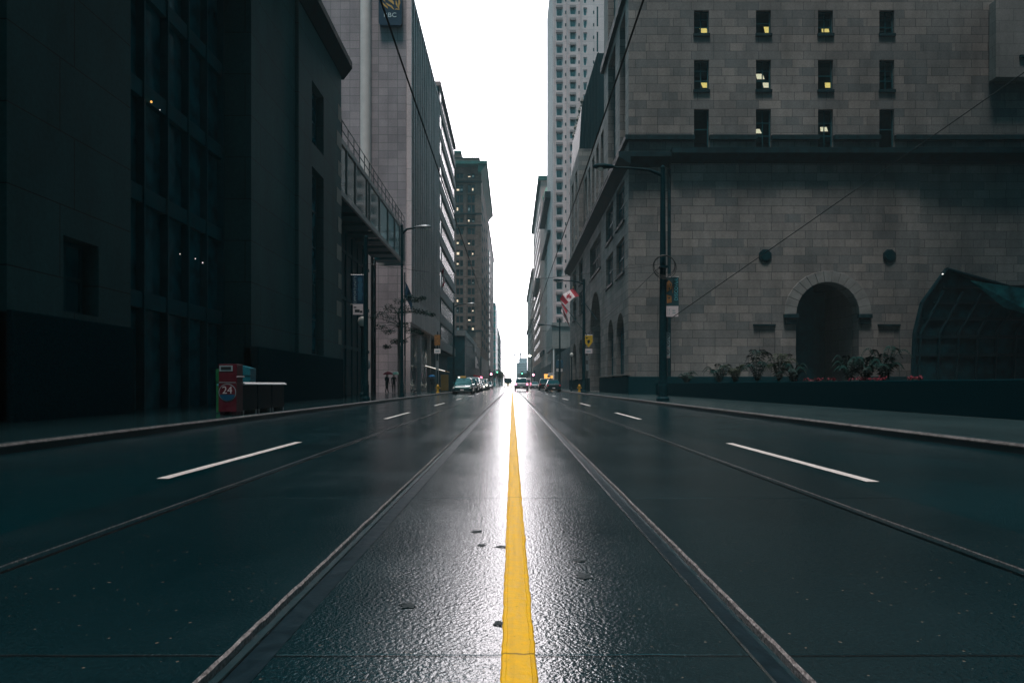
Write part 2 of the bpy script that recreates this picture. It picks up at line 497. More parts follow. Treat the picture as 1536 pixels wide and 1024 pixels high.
def window(parent, P, a0, a1, b0, b1, depth=.25, bars=(1, 1), fm='bronze', gm='dark_glass', sill=None, bar=.06):
    """a window frame (part) with one pane (sub-part), sharing meshes among equal windows"""
    w, h = round(a1 - a0, 3), round(b1 - b0, 3)
    o0, oa, ob, od = (Vector(P(*t)) for t in ((0, 0, 0), (1, 0, 0), (0, 1, 0), (0, 0, 1)))
    key = (tuple(oa - o0), tuple(od - o0), w, h, depth, bars, fm, gm, sill, bar)
    ax, dx = oa - o0, od - o0

    def L(a, b, d): return ax * a + Vector((0, 0, b)) + dx * d

    def lbox(m, a0, a1, b0, b1, d0, d1):
        m.add([L(*t) for t in ((a0, b0, d0), (a1, b0, d0), (a1, b0, d1), (a0, b0, d1), (a0, b1, d0), (a1, b1, d0), (a1, b1, d1), (a0, b1, d1))],
              [(0, 3, 2, 1), (4, 5, 6, 7), (0, 1, 5, 4), (1, 2, 6, 5), (2, 3, 7, 6), (3, 0, 4, 7)])
    if key not in _cache:
        m = MB()
        lbox(m, 0, bar, 0, h, depth - .06, depth); lbox(m, w - bar, w, 0, h, depth - .06, depth)
        lbox(m, bar, w - bar, 0, bar, depth - .06, depth); lbox(m, bar, w - bar, h - bar, h, depth - .06, depth)
        for i in range(1, bars[0]):
            x = w * i / bars[0]; lbox(m, x - bar / 2, x + bar / 2, bar, h - bar, depth - .05, depth - .005)
        for j in range(1, bars[1]):
            z = h * j / bars[1]; lbox(m, bar, w - bar, z - bar / 2, z + bar / 2, depth - .055, depth - .01)
        g = MB().quad(L(bar * .5, bar * .5, depth - .02), L(w - bar * .5, bar * .5, depth - .02), L(w - bar * .5, h - bar * .5, depth - .02), L(bar * .5, h - bar * .5, depth - .02))
        sm = None
        if sill:
            k = MB(); lbox(k, -.06, w + .06, -.22, 0, -.14, depth - .08); sm = k.data('sill', M[sill])
        _cache[key] = (m.data('window', M[fm]), g.data('pane', M[gm]), sm)
    fmesh, gmesh, smesh = _cache[key]
    o = place(bpy.data.objects.new('window', fmesh), parent, Vector(P(a0, b0, 0)))
    place(bpy.data.objects.new('pane', gmesh), o)
    if smesh: place(bpy.data.objects.new('sill', smesh), o)
    return o


def leaves(mb, centres, n, size, spread, flat=1.0):
    for c, rr in centres:
        for _ in range(n):
            d = Vector((random.gauss(0, 1), random.gauss(0, 1), random.gauss(0, 1)))
            d = d.normalized() * rr * random.random() ** .5 * spread
            p = Vector(c) + Vector((d.x, d.y, d.z * flat))
            s = size * random.uniform(.6, 1.3)
            q = Matrix.Rotation(random.uniform(0, 6.3), 3, 'Z') @ Matrix.Rotation(random.uniform(-1.1, 1.1), 3, 'X') @ Matrix.Rotation(random.uniform(-.7, .7), 3, 'Y')
            mb.quad(*[p + q @ Vector(t) for t in ((-s, 0, 0), (0, -s * .45, .1 * s), (s, 0, 0), (0, s * .45, .1 * s))])


# ================================================================== SETTING
KX = 6.28
YN, YF = -30, 640
struct(MB().quad((-2500, -400, -.16), (2500, -400, -.16), (2500, 4500, -.16), (-2500, 4500, -.16)).build('ground', M['ground']))
rails = [(-2.36, -1), (-.82, 1), (.80, -1), (2.30, 1)]
# rail zones (x0,x1): head on one side, flangeway on the gauge side
Z_in = {-1: [(-2.44, -2.24)], 1: []}
zones = [(-2.43, -2.32), (-.925, -.755), (.752, .884), (2.28, 2.39)]


def ysteps():
    ys = [YN]
    y = -2
    while y < YF:
        ys.append(y); y += .025 if y < 6 else .25 if y < 20 else 2 if y < 60 else 40
    return ys + [YF]


YS = ysteps()
rj = random.Random(3)
edge_jit = {}


def edge(x):                                     # a slab edge that wanders by a few millimetres
    if x not in edge_jit:
        e, out = 0, []
        for y in YS:
            e = e * .85 + rj.uniform(-.0016, .0016); out.append(x + e)
        edge_jit[x] = out
    return edge_jit[x]


def strip(mb, xa, xb, za=0, zb=0):
    A = edge(xa) if isinstance(xa, float) and xa in lips else [xa] * len(YS)
    B = edge(xb) if isinstance(xb, float) and xb in lips else [xb] * len(YS)
    vs = []
    for i, y in enumerate(YS): vs += [(A[i], y, za), (B[i], y, zb)]
    mb.add(vs, [(2 * i, 2 * i + 1, 2 * i + 3, 2 * i + 2) for i in range(len(YS) - 1)])


lips = {x for z in zones for x in z}
sl = MB()
for a, b in ((-2.95, zones[0][0]), (zones[0][1], zones[1][0]), (zones[1][1], zones[2][0]), (zones[2][1], zones[3][0]), (zones[3][1], 2.95)):
    strip(sl, a, b)
struct(sl.build('road', M['slab']))
asp = MB()
strip(asp, -KX, -2.95, .0, .0); strip(asp, 2.95, KX, .0, .0)
struct(asp.build('road', M['asphalt']))

rail_labels = ['far left steel tram rail beyond the lane left of the yellow line', 'bright edged tram rail just left of the yellow line',
               'tram rail just right of the yellow line', 'far right steel tram rail beside the right traffic lane']
for k, (a, b) in enumerate(zones):
    t = thing('tram_rail', rail_labels[k], 'rail', (0, 0, 0), 0, 'tram rails sunk in the street')
    gauge_left = k in (1, 3)                     # side of the flangeway
    w = b - a
    h0, h1 = (a + w * .42, b - .006) if gauge_left else (a + .006, b - w * .42)
    hd = MB(); strip(hd, h0, h1, -.004, -.004)
    strip(hd, h0, h0 + 1e-4, -.04, -.004) if gauge_left else strip(hd, h1 - 1e-4, h1, -.004, -.04)
    hd.build('rail_head', M['steel' if k in (1, 2) else 'slab'], t)
    e = MB()
    ex = h0 if gauge_left else h0
    strip(e, ex, ex + .009, -.002, -.001)
    if k in (1, 2): e.build('worn_edge', M['rail_edge'], t)
    g = MB(); strip(g, a - .02, b + .02, -.035, -.035); g.build('flangeway', M['groove'], t)
    l = MB()
    A, B = edge(a), edge(b)
    for E, sgn in ((A, 1), (B, -1)):
        wlip = (.007 if (gauge_left == (sgn == 1)) else .005) * (1 if k in (1, 2) else .35)
        vs = []
        rr = random.Random(k)
        for i, y in enumerate(YS):
            j = rr.uniform(.85, 1.15) * wlip
            vs += [(E[i], y, 0.0), (E[i] + sgn * j, y, -.008 - rr.uniform(0, .004)), (E[i] + sgn * j * 1.05, y, -.04)]
        l.add(vs, [(3 * i + q, 3 * i + q + 1, 3 * i + q + 4, 3 * i + q + 3) for i in range(len(YS) - 1) for q in (0, 1)])
    l.build('concrete_edge', M['lip'], t)

# yellow centre line: thick thermoplastic with worn edges
ym = MB()
vs = []
ry = random.Random(5)
e0 = e1 = 0
for y in YS:
    e0 = e0 * .7 + ry.uniform(-.002, .002); e1 = e1 * .7 + ry.uniform(-.002, .002)
    xl, xr = -.034 + e0, .075 + e1
    vs += [(xl, y, 0.0), (xl + .004, y, .006), (xl + .016, y, .0075), (xl + .018, y, .0062), (xr - .018, y, .0062), (xr - .016, y, .0075), (xr - .004, y, .006), (xr, y, 0.0)]
ym.add(vs, [(8 * i + q, 8 * i + q + 1, 8 * i + q + 9, 8 * i + q + 8) for i in range(len(YS) - 1) for q in range(7)])
struct(ym.build('road_marking', M['yellow']))
for sx, y0s in ((-1, 6.25), (1, 6.05)):
    for k in range(12):
        y0 = y0s + 11.0 * k
        m = MB()
        xc = sx * 3.2
        rr = random.Random(k * 2 + sx)
        ys = [y0 + i * .25 for i in range(17)]
        vs = []
        for y in ys:
            vs += [(xc - .055 + rr.uniform(-.004, .004), y, .004), (xc + .055 + rr.uniform(-.004, .004), y, .004)]
        m.add(vs, [(2 * i, 2 * i + 1, 2 * i + 3, 2 * i + 2) for i in range(16)])
        struct(m.build('road_marking', M['white_paint']))

# kerbs and pavements
for sx in (-1, 1):
    k = MB().prism([(sx * KX, -.15), (sx * KX, .10), (sx * (KX + .03), .13), (sx * (KX + .17), .13), (sx * (KX + .17), -.15)], 'y', YN, YF)
    struct(k.build('kerb', M['kerb']))
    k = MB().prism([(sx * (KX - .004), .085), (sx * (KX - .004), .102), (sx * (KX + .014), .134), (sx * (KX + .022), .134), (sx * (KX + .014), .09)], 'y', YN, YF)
    struct(k.build('kerb_glint', M['kerb_glint']))  # pale strip paints the highlight of the wet kerb
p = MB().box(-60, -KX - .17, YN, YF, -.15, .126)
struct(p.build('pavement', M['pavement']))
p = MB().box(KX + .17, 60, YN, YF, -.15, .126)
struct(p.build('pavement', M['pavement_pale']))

# ================================================================== GRANITE OFFICE BUILDING (right)
Y0, XA = 53.3, 9.1
S = Y0 / F


def ux(u): return (u - U0) * S
def vz(v): return H - (v - V0) * S


A = thing('granite_building', 'big grey granite building with a round arch, dark cornice and small lit windows', 'building')
PF, PS = front(Y0), east(XA)
ZT = 56.0
cols_u = [1041, 1134, 1227, 1319]
rows = [(164, 222), (90, 135), (16, 51), (-57, -22), (-130, -95), (-203, -168)]
holes = []
for u in cols_u:
    for (v0, v1) in rows:
        holes.append((ux(u), ux(u + 22.5), vz(v1), vz(v0), .32))
ar = (ux(1191), ux(1285), .3, vz(424))
holes_low = [(ar[0], ar[1], .12, ar[3], 1.1)]
ni = [(ux(1128), ux(1160), .9, vz(489), .12), (ux(1314), ux(1346), .9, vz(489), .12)]
w = MB()
ZC = vz(232)
xr = ux(1376)
wall(w, PF, XA, ux(1003), 0, 18.0); wall(w, front(Y0 - .35), ux(1005), xr, 0, 18.0, [(h[0], h[1], h[2], h[3], h[4]) for h in holes_low + ni])
w.quad((ux(1005), Y0 - .35, 0), (ux(1005), Y0 + .2, 0), (ux(1005), Y0 + .2, 18), (ux(1005), Y0 - .35, 18))
w.quad((xr, Y0 - .35, 0), (xr, Y0 + .5, 0), (xr, Y0 + .5, 18), (xr, Y0 - .35, 18))
arch_fill(w, front(Y0 - .35), ar[0], ar[1], .12, ar[3], vz(472), 1.1)
for n_ in ni: w.quad(*[front(Y0 - .35)(a, b, .12) for a, b in ((n_[0], n_[2]), (n_[1], n_[2]), (n_[1], n_[3]), (n_[0], n_[3]))])
wall(w, front(Y0 - .15), xr, 48, 0, 18)
wall(w, PF, XA, 48, 18.0, ZT, holes)
# street side below the cornice: pairs of windows, arches, the grand arch
sh = []
pair_u = [(924.5, 936.5), (909, 919.5)]
wins_side = []
for ua, ub in pair_u:
    ya, yb = yy(ub, XA), yy(ua, XA)
    ym_ = (ya + yb) / 2
    for (va, vb) in ((280, 338), (362, 412)):
        f = (936.5 - U0) / 1.0
        sc = (yy(930, XA)) / F
        wins_side.append((ya, yb, H - (vb - V0) * sc, H - (va - V0) * sc))
for (ya, yb) in ((88, 92.5), (97, 102)):
    for (za, zb) in ((14.3, 17.4), (10.3, 13.2)): wins_side.append((ya, yb, za, zb))
big = (70.2, 79.5, 0.2, 11.0)
bigwin = (70.0, 79.7, 13.0, 16.6)
arches = [(yy(936, XA), yy(924.5, XA), 1.7, 6.9), (yy(920, XA), yy(911.5, XA), 1.7, 6.9), (88, 92.5, 1.7, 6.9), (97, 102, 1.7, 6.9)]
sideh = [(*q, .35) for q in wins_side] + [(*big, 1.3), (*bigwin, .4)] + [(*q, .5) for q in arches]
wall(w, PS, Y0, 107, 0, 18.0, sideh)
for q in arches: arch_fill(w, PS, q[0], q[1], q[2], q[3], q[3] - 1.9, .5)
arch_fill(w, PS, big[0], big[1], big[2], big[3], 6.6, 1.3)
# upper street side: near pavilion with tall strips, set-back centre, far pavilion
tall = [(yy(938, XA), yy(929.5, XA), 20.6, 31.0, .7), (yy(923, XA), yy(912, XA), 20.6, 31.0, .7)]
tall2 = [(yy(938, XA), yy(929.5, XA), 33.2, 46.0, .7), (yy(923, XA), yy(912, XA), 33.2, 46.0, .7)]
wall(w, PS, Y0, 67.5, 18.0, ZT, tall + tall2)
w.quad((XA, 67.5, 18), (24, 67.5, 18), (24, 67.5, ZT), (XA, 67.5, ZT))
XC = 9.75
cent = [(68.6 + 4.1 * i, 70.9 + 4.1 * i, 20.2, 28.2, .8) for i in range(6)]
wall(w, east(XC), 67.5, 93, 18.0, 29.5, cent)
w.quad((XC, 67.5, 29.5), (24, 67.5, 29.5), (24, 93, 29.5), (XC, 93, 29.5))
farp = [(95.5, 98.3, 20.4, 31, .7), (101, 103.8, 20.4, 31, .7)]
wall(w, PS, 93, 107, 18.0, 33, farp)
w.quad((XA, 93, 18), (24, 93, 18), (24, 93, 33), (XA, 93, 33))
w.quad((XA, 107, 0), (24, 107, 0), (24, 107, 33), (XA, 107, 33))
w.quad((XA, Y0, ZT), (48, Y0, ZT), (48, 67.5, ZT), (XA, 67.5, ZT))
w.build('wall', M['granite'], A)
# plinth, string course, cornice
pl = MB()
pl.box(XA - .12, ux(1191) - .45, Y0 - .62, Y0 + .3, 0, 1.5); pl.box(ux(1285) + .45, 40, Y0 - .62, Y0 + .3, 0, 1.5)
pl.box(XA - .14, XA + .3, Y0 + .31, 70.1, 0, 1.62); pl.box(XA - .14, XA + .3, 79.6, 107, 0, 1.62)
pl.build('plinth', M['plinth'], A, bevel=.03)
MB().box(XA - .16, XA + .1, Y0 - .64, 70.1, 1.63, 1.72).build('plinth_ledge', M['quoin'], A)
c = MB()
c.prism([(XA - .9, vz(233)), (XA - .9, vz(240)), (XA - .2, vz(249)), (XA, vz(251)), (XA, vz(233))], 'y', Y0 - .9, 107)
c.prism([(Y0 - .85, vz(233)), (Y0 - .85, vz(240)), (Y0 - .2, vz(249)), (Y0, vz(251)), (Y0, vz(233))], 'x', XA, ux(1003))
c.prism([(Y0 - 1.2, vz(229)), (Y0 - 1.2, vz(237)), (Y0 - .5, vz(245)), (Y0, vz(247)), (Y0, vz(229))], 'x', ux(1003) + .003, 48)
c.build('cornice', M['trim'], A)
s_ = MB()
prev = XA
for u in cols_u + [None]:
    nx = ux(u) if u else 48
    s_.box(prev, nx, Y0 - .3, Y0 + .05, vz(211), vz(204))
    prev = ux(u + 22.5) if u else None
s_.box(XA - .3, XA + .05, Y0 - .3, 67.5, vz(211), vz(204))
s_.build('string_course', M['trim'], A)
MB().box(XA - .35, XA + .05, Y0 - .1, 67.6, 31.6, 32.3).build('string_course', M['trim'], A)
ct = MB()                                        # bright wet gutter edge along the street cornice
ct.tube([(XA - .93, Y0 + 5, vz(232)), (XA - .93, 82, vz(232))], .035, 6)
ct.build('gutter', M['galv'], A)
# dark tubes: shade of the corner reveal put in, and a pipe farther right
for xx, r in ((ux(1003.5), .16), (ux(1377), .1)):
    MB().tube([(xx, Y0 - .2 if xx < 14 else Y0 + .1, .3), (xx, Y0 - .2 if xx < 14 else Y0 + .1, 17.6)], r, 10).build('reveal_shade_pipe', M['trim'], A)
# front windows with rooms behind and ceiling lamps
room = MB()
for (v0, v1) in rows:
    zt, zb = vz(v0) + .12, vz(v1) - .25
    room.quad((ux(1030), Y0 + .35, zt), (ux(1350), Y0 + .35, zt), (ux(1350), Y0 + 8, zt), (ux(1030), Y0 + 8, zt))
    room.quad((ux(1030), Y0 + .35, zb), (ux(1350), Y0 + .35, zb), (ux(1350), Y0 + 8, zb), (ux(1030), Y0 + 8, zb))
    for xe in (1030, 1350): room.quad((ux(xe), Y0 + .35, zb), (ux(xe), Y0 + 8, zb), (ux(xe), Y0 + 8, zt), (ux(xe), Y0 + .35, zt))
    room.quad((ux(1030), Y0 + 8, zb), (ux(1350), Y0 + 8, zb), (ux(1350), Y0 + 8, zt), (ux(1030), Y0 + 8, zt))
room.build('interior', M['room'], A)
for ci, u in enumerate(cols_u):
    for ri, (v0, v1) in enumerate(rows):
        window(A, PF, ux(u), ux(u + 22.5), vz(v1), vz(v0), .3, (2, 3) if (ci + ri) % 3 else (1, 2), 'bronze', 'pane', 'trim', .07)
blinds = MB()
for u, v0, v1 in ((1043, 100, 113), (1229, 22, 40), (1322, 22, 42), (1321, 100, 112), (1228, 170, 188), (1230, 98, 120)):
    blinds.quad((ux(u), Y0 + .36, vz(v1)), (ux(u + 18), Y0 + .36, vz(v1)), (ux(u + 18), Y0 + .36, vz(v0)), (ux(u), Y0 + .36, vz(v0)))
blinds.build('window_blind', M['slate'], A)
lamps = [(1053, 46, 'lamp'), (1149, 45, 'lamp'), (1235, 44, 'lamp'), (1055, 128, 'lamp'), (1137, 115, 'lamp_pale'), (1147, 128, 'lamp_pale'), (1233, 115, 'lamp'), (1240, 128, 'lamp'),
         (1328, 113, 'lamp'), (1133, 197, 'lamp_pale'), (1233, 194, 'lamp_pale'), (1328, 183, 'lamp_pale')]
for (u, v, mt) in lamps:
    row = [r for r in rows if r[0] < v < r[1]][0]
    zc = vz(row[0]) + .08
    yc = (zc - H) * F / (V0 - v)
    xc = (u - U0) * yc / F
    MB().add([(xc - .32, yc - .38, zc), (xc + .22, yc - .38, zc), (xc + .72, yc + .5, zc), (xc + .1, yc + .5, zc), (xc - .32, yc - .38, zc + .05), (xc + .22, yc - .38, zc + .05), (xc + .72, yc + .5, zc + .05), (xc + .1, yc + .5, zc + .05)],
             [(0, 1, 2, 3), (4, 7, 6, 5), (0, 4, 5, 1), (1, 5, 6, 2), (2, 6, 7, 3), (3, 7, 4, 0)]).build('ceiling_lamp', M[mt], A)
# arch surround of wedge stones, imposts, deep passage, roundels
vo = MB()
ca, ra, zs = (ar[0] + ar[1]) / 2, (ar[1] - ar[0]) / 2, vz(472)
rz_ = ar[3] - zs
nv = 15
for k in range(nv):
    t0, t1 = PI * (k + .02) / nv, PI * (k + .98) / nv
    r0, r1 = 1.0, 1.38
    q = []
    for (t, r) in ((t0, r0), (t1, r0), (t1, r1), (t0, r1)):
        q.append((ca - ra * r * math.cos(t), zs + (rz_ if r == 1 else rz_ + .85) * math.sin(t)))
    vo.prism(q, 'y', Y0 - .46, Y0 - .352)
vo.build('arch_surround', M['voussoir'], A, bevel=.02)
for x0, x1 in ((ux(1172), ux(1194)), (ux(1282), ux(1303))):
    im = MB()
    im.box(x0, x1, Y0 - .62, Y0 - .3, vz(478), vz(472)); im.box(x0 + .12, x1 - .12, Y0 - .52, Y0 - .3, vz(487), vz(479))
    im.build('impost', M['trim'], A, bevel=.03)
pas = MB()
pas.quad((ar[1], Y0 + .74, .1), (ar[1] - .2, Y0 + 5, .1), (ar[1] - .2, Y0 + 5, 9.4), (ar[1], Y0 + .74, 9.4))
pas.quad((ar[0], Y0 + .74, .1), (ar[0], Y0 + 5, .1), (ar[0], Y0 + 5, 9.4), (ar[0], Y0 + .74, 9.4))
pas.quad((ar[0], Y0 + .74, 9.4), (ar[1], Y0 + .74, 9.4), (ar[1], Y0 + 5, 9.4), (ar[0], Y0 + 5, 9.4))
pas.build('passage', M['granite_smooth'], A)
dr = MB().box(ar[0], ar[0] + 2.4, Y0 + 2.0, Y0 + 2.1, .1, 9.39); dr.box(ar[0], ar[1], Y0 + 5.0, Y0 + 5.1, .1, 9.39)
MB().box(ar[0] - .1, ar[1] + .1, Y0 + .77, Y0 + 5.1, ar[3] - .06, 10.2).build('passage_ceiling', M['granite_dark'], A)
dr.build('door', M['bronze'], A)
for u in (1145, 1330):
    x, z = ux(u), vz(385)
    m = MB()
    oc = [(x + .53 * math.cos(PI / 8 + k * PI / 4), z + .53 * math.sin(PI / 8 + k * PI / 4)) for k in range(8)]
    ic = [(x + .36 * math.cos(2 * PI * k / 16), z + .36 * math.sin(2 * PI * k / 16)) for k in range(16)]
    m.prism(oc, 'y', Y0 - .44, Y0 - .352)
    o = m.build('roundel', M['trim'], A, bevel=.02)
    MB().lathe([(.36, -.03), (.36, .05), (.30, .05), (.27, 0), (.12, 0), (.1, .03), (.01, .03)], (x, Y0 - .46, z), 20, 'y').build('boss', M['plinth'], o)
lintels = MB()
for n_ in ni: lintels.box(n_[0] - .05, n_[1] + .05, Y0 - .40, Y0 - .34, n_[3], n_[3] + .12)
lintels.build('niche_lintel', M['trim'], A)
# side windows
for q in wins_side: window(A, PS, *q, .3, (2, 2), 'bronze', 'dark_glass', 'trim', .16)
window(A, PS, *bigwin, .36, (7, 2), 'trim', 'dark_glass', 'trim', .18)
for q in arches: window(A, PS, *q, .46, (2, 3), 'bronze', 'black_glass', 'quoin', .1)
window(A, PS, *big, 1.2, (4, 5), 'bronze', 'black_glass', None, .14)
for q in tall + tall2 + farp: window(A, PS, *q[:4], .65, (2, 5), 'bronze', 'dark_glass', None, .14)
for q in cent: window(A, east(XC), *q[:4], .75, (2, 4), 'bronze', 'dark_glass', None, .14)
# steep ribbed roof of the far pavilion
rf = MB().prism([(XA + .05, 33), (24, 33), (24, 46), (11.6, 46), (9.5, 38.8)], 'y', 93, 107)
for i in range(6):
    x = 9.6 + i * .42
    zt = 38.8 + (x - 9.5) / 2.1 * 7.2
    rf.box(x, x + .12, 92.8, 92.998, 33, min(zt, 46))
rf.build('roof', M['iron'], A)
fin = MB()
for i in range(5):
    y = 93.5 + i * 3.2
    fin.lathe([(.25, 0), (.12, .3), (.3, .6), (.05, 1.2)], (9.6, y, 39.0), 8)
fin.build('finial_row', M['quoin'], A)
pb = MB().box(ux(1482), 60, Y0 - .9, Y0 - .1, vz(124), vz(8)); pb.build('wall_projection', M['granite_smooth'], A, bevel=.04)
window(A, front(Y0 - .92), ux(1517), ux(1536) + .6, vz(92), vz(60), .1, (2, 2), 'bronze', 'dark_glass', 'trim', .08)

# ================================================================== GLAZED SHELTER, PLANTER (right)
sh_ = thing('glass_shelter', 'dark glazed entrance shelter with a sloping ridge in front of the granite wall', 'shelter', (0, 0, 0))
YS0, YS1 = 48.5, 51.2


def sx_(u): return (u - U0) * YS0 / F
def sz_(v): return zz(v, YS0)


outline = [(sx_(1368), .13), (sx_(1372), sz_(500)), (sx_(1383), sz_(455)), (sx_(1420), sz_(404)), (sx_(1600), sz_(455)), (sx_(1600), .13)]
back = [(x + 1.9, z) for x, z in outline]
fr = MB()
for o, Y in ((outline, YS0), (back, YS1)):
    for p, q in zip(o, o[1:]): fr.tube([(p[0], Y, p[1]), (q[0], Y, q[1])], .16, 8)
for p, q in zip(outline[1:5], back[1:5]): fr.tube([(p[0], YS0, p[1]), (q[0], YS1, q[1])], .12, 8)
for z in (sz_(532), sz_(505), sz_(478), sz_(453), sz_(430)):
    x0 = sx_(1372) if z <= sz_(500) else sx_(1372) + (z - sz_(500)) * .62
    fr.box(x0, sx_(1600), YS0 - .06, YS0 + .06, z - .1, z + .1)
for i in range(8):                               # raking bars
    x = sx_(1376) + i * 1.35
    fr.tube([(x, YS0, .13), (x + .25, YS0, sz_(500)), (x + 1.9, YS0, sz_(436 + 2 * i))], .1, 6)
fr.build('frame', M['iron'], sh_)
gl = MB()
n_o = len(outline)
gl.add([(x, YS0 + .07, z) for x, z in outline] + [(x, YS1 - .05, z) for x, z in back], [tuple(range(n_o)), tuple(range(n_o, 2 * n_o))] + [(k, (k + 1) % n_o, n_o + (k + 1) % n_o, n_o + k) for k in range(n_o)])
gl.build('glazing', M['shelter_glass'], sh_)
fl = MB().quad((sx_(1450), YS0 - .4, sz_(422)), (sx_(1540), YS0 - .9, sz_(438)), (sx_(1550), YS0 - .9, sz_(480)), (sx_(1500), YS0 - .4, sz_(462)))
fl.quad((sx_(1450), YS0 - .37, sz_(422)), (sx_(1540), YS0 - .87, sz_(438)), (sx_(1550), YS0 - .87, sz_(480)), (sx_(1500), YS0 - .37, sz_(462)))
fl.build('roof_light', M['teal_glass'], sh_)
MB().tube([(sx_(1524), YS0 - .95, sz_(454)), (sx_(1546), YS0 - .95, sz_(468))], .05, 6).build('lamp_tube', M['white_lamp'], sh_)
MB().lathe([(.01, -.05), (.07, 0), (.01, .05)], at(1414, 411, YS0 - .2), 10).build('spot_lamp', M['white_lamp'], sh_)

pt = thing('planter', 'long low dark granite planter edging the right pavement', 'planter')
pm = MB()
pm.box(10.6, 10.95, 12, 50, .12, .98); pm.box(13.2, 13.5, 12, 50, .12, .98); pm.box(10.6, 13.5, 50.003, 50.3, .12, .98); pm.box(10.6, 13.5, 11.7, 11.997, .12, .98)
pm.build('planter_wall', M['plinth'], pt, bevel=.02)
MB().quad((10.95, 12, .9), (13.2, 12, .9), (13.2, 50, .9), (10.95, 50, .9)).build('soil', M['soil'], pt)


def fern(n, ln, rise):
    m = MB()
    st = MB()
    for i in range(n):
        a = 2 * PI * i / n + random.uniform(-.3, .3)
        L = ln * random.uniform(.65, 1.15)
        up = rise * random.uniform(.6, 1.2)
        d = Vector((math.cos(a), math.sin(a), 0))
        pts = []
        for k in range(9):
            t = k / 8
            pts.append(d * L * t + Vector((0, 0, up * math.sin(t * 2.3) / .95)))
        st.tube(pts, [.012 * (1 - .7 * k / 8) for k in range(9)], 5)
        sd = Vector((-d.y, d.x, 0))
        for k in range(1, 9):
            for h in (0, .5):
                t = min(8, k + h) / 8
                p = d * L * t + Vector((0, 0, up * math.sin(t * 2.3) / .95))
                wd = .20 * math.sin(PI * (.12 + .83 * t)) * ln / .7
                for s in (-1, 1):
                    m.quad(p, p + d * .035, p + sd * s * wd + d * .07 + Vector((0, 0, -.07)), p + sd * s * wd * .55 + d * .0)
    return m, st


plant_pos = [(1030, .72, .75), (1078, .8, .9), (1103, .7, .8), (1136, .85, 1.3), (1168, .8, 1.1), (1190, .6, .7), (1275, .6, .8), (1300, .6, .7), (1326, .65, .9)]
plabels = ['feathery dark fern plant nearest the street pole, alone in the planter', 'spreading fern plant in the planter below the left roundel', 'low dark fern plant between two bigger ones left of the blind niche',
           'tallest fern plant in the planter, in front of the left blind niche', 'tall arching fern plant just left of the stone archway', 'small fern plant at the left jamb of the archway', 'small dark plant at the right jamb of the archway',
           'low plant right of the archway beside the red blooms', 'bushy plant under the right roundel with pink blooms']
for (u, ln, rise), lb in zip(plant_pos, plabels):
    X = 11.35
    t = thing('fern_plant', lb, 'plant', (X, yy(u, X), .9), random.uniform(0, 6), 'fern plants in the planter')
    m, st = fern(13, ln, rise)
    m.build('leaf_fronds', M['leaf2'] if u in (1103, 1168) else M['leaf'], t); st.build('stem', M['bark'], t)
fi = 0
for u0, u1, lb in ((1196, 1222, 'left clump of red flowers on the planter edge before the archway'), (1226, 1256, 'middle clump of red flowers on the planter edge before the archway'), (1278, 1296, 'pinkish red flower clump on the planter edge right of the archway'), (1306, 1324, 'red flower clump on the planter edge under the right roundel'), (1364, 1374, 'small red flower clump on the planter edge by the glass shelter')):
    X = 10.85
    ya, yb = yy(u1, X), yy(u0, X)
    t = thing('flower_clump', lb, 'flowers', (X, (ya + yb) / 2, .93), 0, 'red flowers on the planter')
    m, lf = MB(), MB()
    for i in range(26):
        c = (random.uniform(-.12, .2), random.uniform(-(yb - ya) / 2, (yb - ya) / 2), random.uniform(.06, .16))
        leaves(m, [(c, .035)], 7, .03, 1)
        lf.tube([(c[0], c[1], -.03), c], .004, 4)
        leaves(lf, [((c[0], c[1], .03), .07)], 5, .05, 1)
    m.build('petals', M['flower'], t); lf.build('leaves', M['leaf'], t)

# ================================================================== HOTEL TOWER AND FARTHER RIGHT SIDE
YH = 150.0
hs = YH / F


def hx(u): return (u - U0) * hs
def hz(v): return H - (v - V0) * hs


B = thing('hotel_tower', 'tall pinkish grey tower with columns of square windows, rising behind the granite building', 'tower')
w = MB()
hw = []
for ci, (ua, ub) in enumerate(((834.5, 843.5), (855, 863.5), (875, 880.5))):
    for r in range(28):
        z = 13.6 + 2.73 * r + (0, .35, .1)[ci]
        hw.append((hx(ua), hx(ub), z, z + 1.75, .45))
slits = [(hx(895), hx(897.4), hz(v + 30), hz(v), .3) for v in (10, 48, 85, 122, 160)]
wall(w, front(YH), hx(829), 46, 11.5, 94, hw + slits)
w.quad((hx(829), YH, 11.5), (hx(829), YH + 24, 11.5), (hx(829), YH + 24, 94), (hx(829), YH, 94))
w.quad((hx(829), YH, 94), (46, YH, 94), (46, YH + 24, 94), (hx(829), YH + 24, 94))
w.build('wall', M['pinkstone'], B)
for q in hw: window(B, front(YH), *q[:4], .38, (1, 1), 'white', 'pale_teal', None, .14)
for q in slits: window(B, front(YH), *q[:4], .26, (1, 1), 'bronze', 'dark_glass', None, .05)
sl_ = MB()
for r in range(28):                              # little slots between the window columns
    z = 14.0 + 2.73 * r
    for u in (848.5, 868.5, 890.5):
        sl_.box(hx(u) - .14, hx(u) + .14, YH - .02, YH + .02, z, z + .7)
sl_.build('vent_slot', M['slate'], B)
pi = MB()
for u in (830.5, 850.5, 871): pi.box(hx(u - .9), hx(u + .9), YH - .35, YH - .003, 11.5, 94)
pi.build('pilaster', M['pinkstone'], B)
bal = MB()
for r in range(28):
    z = 12.6 + 2.73 * r
    for a, b in ((834.0, 844), (854.5, 864)): bal.box(hx(a), hx(b), YH - .3, YH - .004, z, z + .5)
bal.build('spandrel', M['spandrel'], B)
